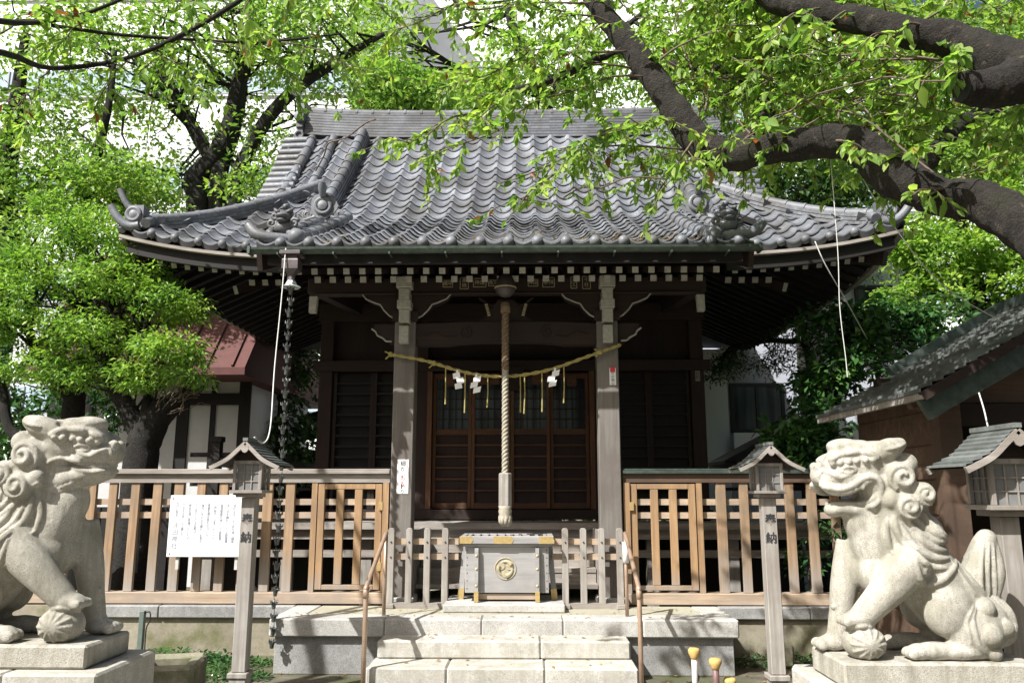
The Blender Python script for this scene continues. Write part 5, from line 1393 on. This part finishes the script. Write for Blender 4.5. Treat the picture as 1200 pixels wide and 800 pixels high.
q = MB(); q.span((wx - .02, 6.2, 0), (wx + .15, 6.34, ez + SL * (wx - ex) - .06)); P(q, 'corner_post', M['shed_wood'])
q = MB(); q.span((wx + .9, 6.35, 0), (wx + 2.6, 6.4, 2.4)); q.span((wx + .15, 6.3, 2.05), (wx + 2.6, 6.42, 2.22)); q.span((wx + .15, 7.6, 0), (wx + 2.6, 7.7, 2.6)); P(q, 'front_wall', M['dark_wood_x'])
q = MB(); q.prism([(wx + .15, 2.23), (hx2, 2.23), (hx2, ez + SL * RXW - .06), (wx + .15, ez + SL * (wx + .15 - ex) - .06)], 6.34, 6.38); P(q, 'gable', M['shed_wood'])
q = MB(); q.bar((ex + .12, 6.26, ez - .04), (wx + .6, 6.26, ez + SL * (wx + .6 - ex) - .12), .07, .09); P(q, 'rafter', M['shed_wood'])

# ================================================================== NEIGHBOURING HOUSES
Yh = 13.5
a0, a1 = W(60, 552, Yh), W(288, 432, Yh)
t = thing('plaster_house', 'white plastered house with dark timber posts and a red metal roof on the left', 'house', ((a0.x + a1.x) / 2, Yh, 0)); off = Vector(t.location)
q = MB(); q.span((a0.x, Yh, 0), (a1.x, Yh + 4, a1.z)); P2 = lambda mb, nm, mt, **k: pb(mb, nm, mt, t, off, **k); P2(q, 'wall', M['plaster'])
for px in (62, 214, 249, 286):
    q = MB(); x_ = W(px, 500, Yh).x; w_ = .10 if px != 249 else .04; q.span((x_ - w_, Yh - .04, 0), (x_ + w_, Yh - .003, a1.z)); P2(q, 'timber_post', M['black_wood'])
q = MB(); z_ = W(200, 468, Yh).z; q.span((W(205, 500, Yh).x, Yh - .05, z_ - .1), (a1.x + .05, Yh - .042, z_ + .1)); P2(q, 'timber_beam', M['black_wood'])
e1 = W(287, 430, Yh - .9); e0 = W(20, 424, Yh - .9); rd = W(150, 320, Yh + 1.2)
q = MB(); x0, x1 = e0.x, e1.x; xr0, xr1 = x0, x1
V = [(x0, Yh - .9, e1.z), (x1, Yh - .9, e1.z), (x1, Yh + 4.6, e1.z), (x0, Yh + 4.6, e1.z), (xr0, Yh + 1.3, rd.z + .4), (xr1, Yh + 1.3, rd.z + .4), (x0, Yh - .9, e1.z - .12), (x1, Yh - .9, e1.z - .12), (x1, Yh + 4.6, e1.z - .12), (x0, Yh + 4.6, e1.z - .12)]
q.add(V, [[0, 1, 5, 4], [1, 2, 5], [2, 3, 4, 5], [3, 0, 4], [0, 6, 7, 1], [1, 7, 8, 2], [6, 9, 8, 7]])
for k in range(9):
    f = (k + .5) / 9; a = Vector(V[0]).lerp(Vector(V[1]), f); b = Vector(V[4]).lerp(Vector(V[5]), f); q.bar(a + Vector((0, 0, .02)), b + Vector((0, 0, .02)), .03, .05)
P2(q, 'roof', M['red_roof'])

Yg = 15.0
t = thing('grey_house', 'modern grey walled house with a dark sliding window on the right behind the shrine', 'house', (W(900, 500, Yg).x, Yg, 0)); off = Vector(t.location)
b0 = W(822, 560, Yg); b1 = W(1075, 300, Yg)
q = MB(); q.span((b0.x + .5, Yg, 0), (b1.x, Yg + 6, b1.z)); P2(q, 'wall', M['grey_wall'])
q = MB(); q.span((b0.x - .2, Yg - .1, 0), (W(853, 500, Yg).x, Yg + 3, W(840, 410, Yg).z)); P2(q, 'white_pier', M['facade'])
def win(px0, py0, px1, py1, n_=2, Y_=Yg):
    w0, w1 = W(px0, py1, Y_), W(px1, py0, Y_); q = MB(); f = .06
    q.span((w0.x, Y_ - .06, w0.z), (w1.x, Y_ - .003, w0.z + f)); q.span((w0.x, Y_ - .06, w1.z - f), (w1.x, Y_ - .003, w1.z))
    for k in range(n_ + 1):
        x_ = w0.x + (w1.x - w0.x - f) * k / n_; q.span((x_, Y_ - .061, w0.z), (x_ + f, Y_ - .002, w1.z))
    wo = P2(q, 'window', M['frame_black']); g_ = MB(); g_.span((w0.x + f, Y_ - .03, w0.z + f), (w1.x - f, Y_ - .01, w1.z - f)); g_.build('pane', M['glass'], wo)
win(857, 449, 917, 507); win(1003, 335, 1044, 372)
q = MB(); w0, w1 = W(857, 545, Yg), W(932, 508, Yg); q.span((w0.x, Yg - .3, w0.z), (w1.x, Yg - .25, w1.z)); q.span((w0.x + 1.0, Yg - .305, w0.z), (w0.x + 1.02, Yg - .302, w1.z)); P2(q, 'balcony_panel', M['facade'])
q = MB(); a = W(840, 545, 13.2); b = W(948, 488, 13.2); q.bar(a, b, 1.2, .12, up=(0, 0, 1)); P2(q, 'lean_to_roof', M['frame_black'])
q = MB(); q.span((a.x + .3, 13.3, 0), (b.x, 13.5, a.z - .05)); P2(q, 'lower_wall', M['grey_wall'])

def block(name, label, x0, x1, Y_, z1, bands, mat):
    t = thing(name, label, 'building', ((x0 + x1) / 2, Y_, 0)); off = Vector(t.location)
    q = MB(); q.span((x0, Y_, 0), (x1, Y_ + 12, z1)); pb(q, 'wall', mat, t, off)
    for z_ in bands:
        q = MB(); q.span((x0 + .3, Y_ - .05, z_), (x1 - .3, Y_ - .003, z_ + .9)); w_ = pb(q, 'window_band', M['glass_band'], t, off)
        m_ = MB(); k = x0 + 1.2
        while k < x1 - 1: m_.span((k, Y_ - .09, z_), (k + .06, Y_ - .052, z_ + .9)); k += 1.9
        m_.build('mullion', M['grey_wall'], w_)
        l_ = MB(); l_.span((x0, Y_ - .12, z_ - .12), (x1, Y_ - .06, z_ - .05)); l_.build('sill', M['grey_wall'], w_)
block('office_block', 'tall white office block with pale window bands behind the left trees', -26, W(420, 100, 27).x, 27, 30, [4.2, 8.2, 12.2, 16.0, 20, 24], M['facade'])
block('apartment_block', 'tall white apartment block behind the right trees', 4.5, 22, 26, 16, [4, 7.5, 11, 14.0], M['facade'])
block('far_block', 'distant white block seen over the shrine ridge', W(300, 80, 40).x, W(1010, 80, 40).x, 40, 32.0, [7, 12], M['facade'])
# garden wall at the back so the yard is closed
q = MB(); q.span((-14, 17.5, 0), (14, 17.7, 2.0)); t = tag(q.build('boundary_wall', M['render']), 'long cement boundary wall at the back of the shrine yard', 'wall')

# ================================================================== TREES
# the big cherry whose limbs cross the upper right
off = Vector((4.6, 3.9, 0)); t = thing('cherry_tree', 'big old cherry with thick dark limbs reaching across the upper right', 'tree', off)
mb = MB(); nodes = []
def L2(pp, wd, seg=22, n_=14, rough=.03):
    pts = [W(*a) if not isinstance(a, Vector) else a for a in pp]; rads = [w * .5 / PPM(q.y, q.z) for w, q in zip(wd, pts)]
    return limb(mb, [q - off for q in pts], rads, seg, n_, rough)
trunkpt = Vector((4.55, 3.9, 0))
mb.tube(smoothpath([Vector((0, 0, 0)), Vector((-.05, 0, 1.0)), Vector((-.1, .05, 2.0)), Vector((-.15, .1, 3.2)), Vector((-.1, .1, 4.6)), Vector((.1, .2, 6))], 5), smoothpath([Vector((0, 0, i)) for i in range(6)], 5, [.42, .33, .30, .28, .2, .1])[1], 18)
n1 = L2([Vector((4.5, 3.95, 1.9)), (1290, 320, 4.1), (1200, 264, 4.3), (1145, 236, 4.5), (1098, 230, 4.6), (1050, 208, 4.7), (1015, 178, 4.8), (975, 166, 4.9), (900, 175, 5.0), (848, 183, 5.1), (812, 158, 5.2), (775, 105, 5.3), (738, 55, 5.4), (700, 5, 5.5), (660, -60, 5.6)], [90, 70, 54, 46, 45, 45, 42, 38, 34, 36, 34, 31, 28, 25, 22])
n2 = L2([Vector((4.45, 4.0, 3.3)), (1280, 90, 4.2), (1190, 75, 4.4), (1120, 48, 4.6), (1060, 38, 4.7), (990, 20, 4.9), (930, 10, 5.0), (880, -12, 5.1), (800, -60, 5.3)], [100, 80, 54, 38, 32, 30, 28, 25, 20])
L2([(1210, 80, 4.35), (1180, 100, 4.3), (1140, 103, 4.25), (1128, 104, 4.23)], [64, 50, 40, 33], 14)
L2([(860, 178, 5.1), (900, 130, 5.4), (850, 90, 5.8), (800, 75, 6.2), (740, 90, 6.6)], [20, 18, 16, 13, 8], 10)
L2([(1070, 215, 4.7), (1120, 150, 5.2), (1180, 120, 5.6), (1260, 60, 6)], [20, 18, 16, 14], 10)
L2([(738, 55, 5.4), (640, 95, 5.3), (570, 120, 5.2), (520, 160, 5.1)], [10, 7, 5, 3], 6)
knob = MB()
for q_ in rng.sample(n1, 14): mb.ball(q_ + Vector((rng.uniform(-.05, .05), rng.uniform(-.06, 0), rng.uniform(-.05, .05))), rng.uniform(.03, .065), 8, 6)
gnarl(mb.build('trunk', M['bark'], t, smooth=True), .022, 7)
cm = MB(); e_ = W(1129, 104, 4.24) - off; cm.tube([e_, e_ + Vector((-.012, -.002, 0))], .08, 14); cm.build('cut_end', M['black'], t)
LF = []
tw = MB()
def spray(a, b, nside=9, sl=.45, droop=.12, leaves=1.0, lsize=.068, r0=.008, spread=.35):
    """a twig from a to b (world) with side twigs and leaves along them"""
    pts = wig(a, b, 6, .05); P_ = smoothpath(pts, 3); tw.tube([p_ - off_s for p_ in P_], [r0 * (1 - .75 * i / (len(P_) - 1)) + .0012 for i in range(len(P_))], 5)
    ax = (Vector(b) - Vector(a)).normalized()
    runs = [(P_, .5)]
    for k in range(nside):
        f = rng.uniform(.15, 1.0); s_ = P_[int(f * (len(P_) - 1))]
        dr = (ax * rng.uniform(.2, 1) + Vector((rng.uniform(-1, 1), rng.uniform(-1, 1), rng.uniform(-.7, .5))) * 1.0).normalized(); l_ = sl * rng.uniform(.5, 1.2)
        q_ = [s_ + dr * l_ * u + Vector((0, 0, -droop * l_ * u * u)) for u in (0, .33, .66, 1)]
        tw.tube([p_ - off_s for p_ in q_], [.0045, .0035, .0025, .0015], 4); runs.append((smoothpath(q_, 3), 1))
    for run, wt in runs:
        L_ = sum((run[i + 1] - run[i]).length for i in range(len(run) - 1)); nl = max(2, int(L_ / .019 * leaves * wt))
        for _ in range(nl):
            f = rng.uniform(.15, 1) ; i = min(int(f * (len(run) - 1)), len(run) - 2); c_ = run[i].lerp(run[i + 1], rng.random())
            tn = (run[i + 1] - run[i]).normalized(); d_ = tn * .5 + Vector((rng.uniform(-1, 1), rng.uniform(-1, 1), rng.uniform(-1.0, .25)))
            LF.append((c_, d_, Vector((rng.uniform(-.8, .8), rng.uniform(-.8, .8), 1)), lsize * rng.uniform(.45, 1.4)))
def flush(name, mat, parent, off_):
    global LF, tw
    if LF: leaf_object(name, np.array([tuple(l[0] - off_) for l in LF]), np.array([tuple(l[1]) for l in LF]), np.array([tuple(l[2]) for l in LF]), np.array([l[3] for l in LF]), mat, parent, .46, True)
    if tw.v: tw.build('twigs', M['twig'], parent, smooth=True)
    LF = []; tw = MB()
off_s = off
# sprays over the roof
for a, b, ns, lv in [((760, 90, 5.3), (480, 195, 5.0), 12, 1.0), ((735, 60, 5.3), (500, 110, 5.1), 12, .95), ((800, 175, 5.2), (585, 215, 5.0), 12, 1.0), ((790, 140, 5.2), (640, 190, 4.9), 10, 1.1),
                     ((700, 5, 5.5), (440, 40, 5.3), 11, .7), ((660, 200, 5.0), (590, 262, 5.0), 4, .8), ((740, 80, 5.3), (600, 60, 5.0), 12, 1.1), ((800, 140, 5.2), (705, 155, 5.0), 8, 1.1), ((720, 30, 5.4), (590, 5, 5.0), 10, 1.1),
                     ((560, 130, 5.1), (470, 175, 5.0), 6, 1.0), ((812, 165, 5.1), (770, 235, 5.0), 5, .8), ((640, 100, 5.2), (560, 140, 4.7), 8, 1.1), ((700, 30, 5.3), (640, 110, 4.8), 8, 1.0)]:
    spray(W(*a), W(*b), ns, .38, .2, lv)
# sprays in the upper right
for k in range(78):
    s_ = rng.choice(n1[30:] + n2[10:]) + off; px = rng.uniform(760, 1230); py = rng.uniform(-40, 215); Y_ = rng.uniform(5.0, 7.5)
    if py > 120 and 820 < px < 1040 and rng.random() < .5: continue
    b = W(px, py, Y_)
    if (b - s_).length > 1.9: s_ = b + (s_ - b).normalized() * 1.7
    spray(s_, b, rng.randint(8, 13), .5, .15, 1.0, .066)
for a, b in [((980, 165, 4.8), (1040, 190, 4.5)), ((1040, 190, 4.7), (1090, 175, 4.3)), ((900, 160, 4.9), (880, 140, 4.6)), ((850, 175, 5), (810, 190, 4.7)), ((1080, 30, 4.6), (1010, 55, 4.2)), ((1000, 20, 4.8), (950, 45, 4.3)), ((960, 10, 4.8), (900, 50, 4.4)), ((1140, 60, 4.3), (1080, 100, 4.0)), ((1110, 220, 4.5), (1060, 235, 4.3))]:
    spray(W(*a), W(*b), 4, .18, .2, .8, .09)
# bare grey twigs
for a, b in [((1110, 95, 4.3), (960, 110, 4.8)), ((1100, 70, 4.4), (1000, 60, 4.7)), ((960, 110, 4.8), (870, 165, 5.1)), ((940, 150, 5), (1090, 90, 4.8)), ((870, 165, 5), (1010, 85, 5)), ((780, 210, 5), (660, 232, 5)), ((440, 140, 5), (370, 200, 6))]:
    tw.tube([q_ - off for q_ in smoothpath(wig(W(*a), W(*b), 5, .05), 3)], .006, 5)
flush('crown', M['leaf_cherry'], t, off)

# near cherry branches at the upper left
off = Vector((-5.2, 3.2, 0)); off_s = off; t = thing('cherry_tree', 'cherry with thin bare twigs and fresh leaves reaching in at the upper left', 'tree', off)
mb = MB(); mb.tube(smoothpath([Vector((0, 0, 0)), Vector((.05, 0, 1.5)), Vector((.2, .2, 3.2)), Vector((.5, .6, 5))], 5), smoothpath([Vector((0, 0, i)) for i in range(4)], 5, [.25, .2, .17, .1])[1], 14)
m1 = L2([off + Vector((.2, .2, 3.1)), (-60, 60, 5.2), (60, 80, 6.8), (150, 68, 7.2), (225, 35, 7.4), (290, -5, 7.6), (340, -40, 7.8)], [40, 10, 6, 5, 6, 6, 6], 8, 6)
m2 = L2([off + Vector((.4, .5, 4.4)), (-40, 20, 5.6), (60, 25, 7.0), (130, 5, 7.3), (220, -40, 7.6)], [30, 9, 5, 4, 3], 8, 6)
m3 = L2([(60, 30, 7.0), (130, 40, 7.2), (200, 45, 7.4), (300, 50, 7.6), (400, 40, 7.8)], [5, 4, 4, 3, 2.5], 6, 6)
mb.build('trunk', M['bark'], t, smooth=True)
for a, b, ns, lv in [((250, 20, 7.4), (215, 30, 7.2), 4, 1.0), ((290, 0, 7.4), (290, 65, 7.2), 7, 1.0), ((330, -10, 7.6), (360, 20, 7.3), 6, 1.0), ((400, -20, 7.6), (480, 45, 7.4), 9, 1.0), ((450, -40, 7.6), (560, 20, 7.4), 10, 1.0),
                     ((60, 80, 6.8), (20, 130, 6.8), 8, .6), ((150, 70, 7.2), (110, 130, 7.2), 10, .7), ((100, 25, 7.1), (60, 60, 7), 8, .7), ((220, 40, 7.4), (160, 90, 7.3), 10, .8), ((0, 40, 6.6), (70, 10, 6.8), 8, .7), ((180, 60, 7.3), (240, 110, 7.3), 10, .7), ((250, 50, 7.5), (350, 90, 7.5), 10, .8), ((330, 50, 7.6), (440, 90, 7.6), 10, .8), ((380, 30, 7.7), (330, 100, 7.7), 8, .8), ((20, 20, 6.8), (120, -10, 7), 8, .8)]:
    spray(W(*a), W(*b), ns, .5, .2, lv * .75, .095)
for a, b in (((300, -30, 4.4), (285, 38, 4.2)), ((345, -30, 4.4), (338, 8, 4.3)), ((225, -20, 4.4), (222, 22, 4.3))): spray(W(*a), W(*b), 3, .1, .2, .8, .09, .004)
flush('crown', M['leaf_cherry'], t, off)

# trees behind, left
YT = 14.0
tree('broad_tree', 'broad leaved tree with three dark trunks behind the left roof corner',
     [([W(232, 330, YT) - Vector((0, 0, 3)), W(232, 250, YT), W(228, 215, YT), W(252, 185, YT), W(270, 145, YT), W(282, 90, YT), W(300, 30, YT), W(320, -40, YT)], [.24, .22, .22, .19, .16, .14, .1, .06]),
      ([W(250, 190, YT), W(232, 160, YT), W(205, 110, YT), W(180, 60, YT)], [.14, .13, .10, .06]),
      ([W(255, 330, YT) - Vector((0, 0, 3)), W(255, 250, YT), W(258, 200, YT), W(275, 150, YT + .3), W(285, 100, YT + .3)], [.2, .18, .16, .13, .1]),
      ([W(270, 330, YT) - Vector((0, 0, 3)), W(272, 250, YT), W(290, 180, YT), W(330, 120, YT), W(390, 75, YT), W(450, 40, YT)], [.17, .15, .14, .12, .09, .05])],
     [B(250, 40, YT, 200, 60, 1.6, 3), B(160, 90, YT, 110, 70, 1.3, 1.5), B(350, 40, YT, 110, 60, 1.4, 1.6), B(300, 180, YT + .5, 60, 60, 1, 1.2), B(390, 130, YT + 1, 60, 50, 1, .5), B(180, 210, YT + 1, 70, 50, 1, 1), B(310, 225, YT, 60, 30, 1, .8)],
     860, 18, .34, .11, M['leaf_back'], twigs=110)
YT = 12.5
tree('evergreen_tree', 'dense dark evergreen at the far left edge behind the shrubby tree',
     [([W(5, 400, YT) - Vector((0, 0, 3)), W(8, 300, YT), W(5, 230, YT), W(20, 120, YT), W(30, 40, YT)], [.22, .2, .18, .12, .06]),
      ([W(120, 400, YT) - Vector((0, 0, 2)), W(100, 250, YT), W(112, 190, YT), W(128, 120, YT), W(135, 60, YT)], [.12, .10, .09, .06, .04])],
     [B(20, 190, YT, 80, 70, 1, 2), B(90, 215, YT, 90, 45, 1, 1.6), B(40, 100, YT, 90, 60, 1, 1.1), B(150, 225, YT, 70, 35, 1, 1.2), B(10, 280, YT, 60, 60, 1, 1.2), B(110, 140, YT + .5, 70, 50, 1, .6), B(60, 20, YT, 80, 40, 1, .8)],
     620, 22, .30, .10, M['leaf_back'], twigs=60)
YT = 20
tree('pale_tree', 'bright green tree rising behind the left half of the ridge',
     [([Vector((W(480, 100, YT).x, YT, 0)), W(482, 170, YT), W(480, 110, YT)], [.3, .22, .1])],
     [B(470, 118, YT, 50, 32, 1.6, 2), B(510, 120, YT, 40, 22, 1.4, 1), B(440, 105, YT, 30, 26, 1.2, .8)], 220, 30, .38, .15, M['leaf_bright'], twigs=20)
YT = 23
tree('broad_tree', 'tall pale leaved tree behind the middle and right of the ridge',
     [([Vector((W(640, 100, YT).x, YT, 0)), W(640, 170, YT), W(630, 100, YT), W(600, 30, YT), W(590, -30, YT)], [.35, .28, .22, .15, .08]), ([W(635, 120, YT), W(700, 60, YT), W(760, 10, YT)], [.18, .12, .07]), ([W(630, 110, YT), W(560, 90, YT), W(500, 60, YT)], [.15, .1, .05])],
     [B(620, 110, YT, 90, 30, 1.5, 2), B(720, 90, YT, 90, 50, 1.8, 2.4), B(800, 60, YT, 80, 60, 1.8, 1.6), B(560, 115, YT, 50, 20, 1.3, 1), B(450, 70, YT, 50, 40, 1.6, 1.2), B(430, 20, YT, 60, 30, 1.6, 1), B(640, 20, YT, 90, 40, 1.8, 1.4), B(590, 70, YT, 60, 30, 1.2, .5)], 620, 24, .5, .17, M['leaf_maple'], twigs=60)
# left shrubby tree in front of the plaster house
YT = 9.1
tree('shrubby_tree', 'bright green leafy tree with a gnarled leaning trunk, behind the left lion',
     [([Vector((W(160, 600, YT).x, YT, 0)), W(163, 560, YT), W(172, 510, YT), W(195, 478, YT), W(225, 462, YT), W(240, 452, YT)], [.20, .19, .19, .15, .05, .02]),
      ([W(168, 515, YT), W(150, 480, YT), W(130, 440, YT), W(120, 390, YT), W(140, 330, YT)], [.13, .11, .09, .07, .04]),
      ([Vector((W(75, 600, YT).x, YT + .4, 0)), W(85, 500, YT + .4), W(95, 450, YT + .4), W(110, 410, YT + .4), W(90, 350, YT + .4)], [.14, .13, .11, .08, .04]),
      ([W(88, 470, YT + .4), W(62, 440, YT + .2), W(40, 410, YT), W(30, 350, YT)], [.09, .07, .05, .03]),
      ([Vector((W(30, 600, YT).x, YT, 0)), W(35, 545, YT), W(10, 500, YT), W(3, 455, YT), W(-15, 400, YT)], [.07, .06, .06, .05, .04]),
      ([W(170, 500, YT), W(175, 440, YT), W(165, 400, YT), W(160, 340, YT)], [.08, .05, .04, .02])],
     [B(120, 275, YT, 60, 26, .6, 2), B(60, 320, YT, 65, 30, .7, 2.2), B(150, 330, YT - .3, 55, 24, .6, 2), B(30, 380, YT, 60, 26, .7, 2), B(190, 355, YT - .3, 35, 22, .5, 1.2), B(120, 395, YT - .2, 60, 25, .6, 2), B(200, 410, YT - .4, 42, 20, .5, 1.6), B(50, 430, YT, 65, 26, .7, 2.2),
      B(170, 440, YT - .3, 48, 18, .5, 1.5), B(0, 330, YT, 40, 60, .6, 1.5), B(110, 440, YT, 60, 22, .6, 1.4), B(170, 300, YT - .2, 30, 16, .4, .8), B(85, 250, YT + .2, 40, 16, .5, .8), B(225, 440, YT - .4, 22, 12, .3, .4), B(215, 360, YT - .3, 30, 22, .4, 1), B(90, 350, YT, 120, 70, .9, 4), B(120, 290, YT, 100, 40, .8, 2)],
     1000, 34, .17, .06, M['leaf_bright'], twigs=140, up=1.1, flat=.45, aspect=.42)
YT = 10.5
tree('hedge_shrub', 'dark glossy shrub filling the gap under the shrubby tree at the far left', [([Vector((W(20, 500, YT).x, YT, 0)), W(25, 520, YT), W(20, 470, YT)], [.06, .05, .03])],
     [B(20, 500, YT, 50, 50, .6, 2), B(110, 480, YT, 50, 40, .6, 1.6), B(60, 530, YT, 50, 30, .6, 1), B(-30, 440, YT, 50, 60, .6, 1)], 170, 24, .2, .085, M['leaf_gloss'], twigs=20, cat='shrub')
# bare twigs tangle by the trunk
t = thing('dry_branch', 'tangle of dry bare twigs beside the gnarled trunk', 'branch', W(195, 470, 8.8)); o = MB()
for k in range(22):
    a = Vector((rng.uniform(-.15, .25), rng.uniform(-.1, .1), rng.uniform(-.15, .05))); o.tube(smoothpath(wig(a, a + Vector((rng.uniform(-.1, .35), rng.uniform(-.2, .1), rng.uniform(.02, .28))), 4, .12), 3), rng.uniform(.003, .007), 4)
o.build('twigs', M['twig'], t)

# trees on the right
YT = 14.5
tree('evergreen_tree', 'rounded dark evergreen directly behind the right end of the roof', [([Vector((W(940, 300, YT).x, YT, 0)), W(940, 300, YT), W(940, 220, YT)], [.25, .2, .1])],
     [B(930, 222, YT, 65, 45, 1.2, 2), B(985, 230, YT, 45, 40, 1.2, 1.2), B(890, 235, YT, 35, 35, 1, .8), B(960, 290, YT, 70, 40, 1, 1)], 300, 26, .28, .12, M['leaf_dark'], twigs=20)
YT = 12
tree('maple_tree', 'bright yellow green maple above the shed roof', [([Vector((W(1150, 500, YT).x, YT, 0)), W(1150, 420, YT), W(1140, 340, YT), W(1120, 250, YT), W(1100, 160, YT)], [.2, .16, .13, .09, .05]), ([W(1145, 350, YT), W(1190, 290, YT), W(1230, 220, YT)], [.1, .07, .04])],
     [B(1110, 300, YT, 62, 36, .9, 2.4), B(1080, 350, YT, 48, 30, .8, 1.8), B(1170, 330, YT, 60, 40, .9, 2), B(1150, 250, YT, 60, 36, .9, 1.8), B(1200, 380, YT, 50, 35, .8, 1.2), B(1060, 280, YT, 25, 26, .6, .8), B(1210, 200, YT, 60, 50, 1, 1.6), B(1120, 180, YT, 60, 50, 1, 1.4)],
     800, 30, .21, .085, M['leaf_maple'], twigs=80, up=1.2, flat=.4, aspect=.6)
YT = 16
tree('broad_tree', 'tall pale green tree filling the sky at the upper right', [([Vector((W(1050, 400, YT).x, YT, 0)), W(1050, 300, YT), W(1040, 150, YT), W(1020, 20, YT)], [.3, .25, .18, .1]), ([W(1045, 200, YT), W(950, 120, YT), W(880, 60, YT)], [.15, .1, .05])],
     [B(1000, 90, YT, 130, 70, 1.6, 2.5), B(1130, 90, YT, 100, 80, 1.6, 2.2), B(900, 110, YT, 80, 60, 1.4, 1.2), B(860, 60, YT, 60, 50, 1.2, .6), B(1050, 190, YT, 120, 50, 1.4, 1.6), B(1180, 170, YT, 60, 70, 1.2, 1.4), B(1100, 10, YT, 120, 40, 1.4, 1)],
     800, 26, .36, .13, M['leaf_maple'], twigs=80)
YT = 9.6
tree('camellia_tree', 'dark glossy camellia between the grey house and the shed',
     [([Vector((W(975, 600, YT).x, YT, 0)), W(975, 520, YT), W(985, 450, YT), W(1000, 390, YT)], [.08, .07, .05, .03])],
     [B(1000, 420, YT, 55, 34, .5, 2), B(1050, 400, YT + .5, 60, 34, .5, 1.8), B(960, 450, YT, 40, 30, .5, 1.4), B(990, 375, YT, 50, 20, .5, 1), B(930, 520, YT - .9, 30, 34, .35, 1.6), B(960, 500, YT - .6, 30, 30, .4, 1.3), B(1100, 380, YT + 1, 50, 30, .6, 1), B(985, 545, YT - .8, 30, 22, .3, .6), B(1045, 370, YT + .6, 60, 22, .5, 1.1)],
     420, 22, .16, .095, M['leaf_gloss'], twigs=60, aspect=.5, up=.9, flat=.6)
YT = 11.5
tree('feathery_tree', 'thin dark foliage hanging under the right eave before the grey house', [([Vector((W(950, 480, YT).x, YT, 0)), W(950, 430, YT), W(920, 400, YT), W(860, 405, YT)], [.09, .06, .04, .02])],
     [B(880, 425, YT, 55, 14, .5, 2), B(840, 435, YT, 22, 10, .3, .5), B(930, 400, YT, 40, 18, .5, 1.2), B(960, 370, YT, 45, 26, .5, 1.1), B(1010, 320, YT + .5, 22, 16, .4, .4)], 170, 28, .17, .06, M['leaf_dark'], twigs=40, aspect=.3)
# small leafy shoot near the right lion
t = thing('camellia_shoot', 'small leafy shoot poking through the right picket fence beside the lion', 'plant', W(985, 660, 7.95)); off_s = W(985, 660, 7.95)
tree('garden_shrub', 'low shrubs behind the right end of the picket fence', [([Vector((W(1000, 640, 8.7).x, 8.7, 0)), W(1000, 640, 8.7), W(1000, 610, 8.7)], [.03, .02, .01])], [B(1000, 620, 8.7, 50, 40, .3, 1), B(1060, 610, 8.9, 50, 60, .3, 1), B(950, 660, 9.2, 30, 40, .3, .5)], 50, 20, .15, .07, M['leaf_gloss'], twigs=10, cat='shrub')
for k in range(4): spray(W(988, 632, 8.3), W(965 + k * 12, 622 + rng.uniform(-8, 8), 7.95), 2, .08, .2, .9, .075, .004)
flush('leaves', M['leaf_gloss'], t, off_s)
YT = 15.5
tree('evergreen_tree', 'dark tree in the gap between the shrine and the plaster house', [([Vector((W(325, 500, YT).x, YT, 0)), W(325, 500, YT), W(325, 380, YT)], [.2, .15, .08])],
     [B(325, 420, YT, 55, 80, .8, 2), B(330, 530, YT, 60, 50, .8, 1.4), B(345, 350, YT, 50, 50, .8, 1)], 330, 26, .3, .12, M['leaf_dark'], twigs=20)
# hedge closing the yard at the back
tree('hedge', 'dark hedge along the back of the yard', [([Vector((-6, 16.9, 0)), Vector((-6, 16.9, 1.5)), Vector((-6, 16.9, 2.5))], [.08, .06, .03])],
     [((-9 + i * 1.9, 16.8, 1.6), (1.2, .5, 1.7), 1) for i in range(12)], 420, 20, .3, .15, M['leaf_dark'], twigs=20, cat='hedge')
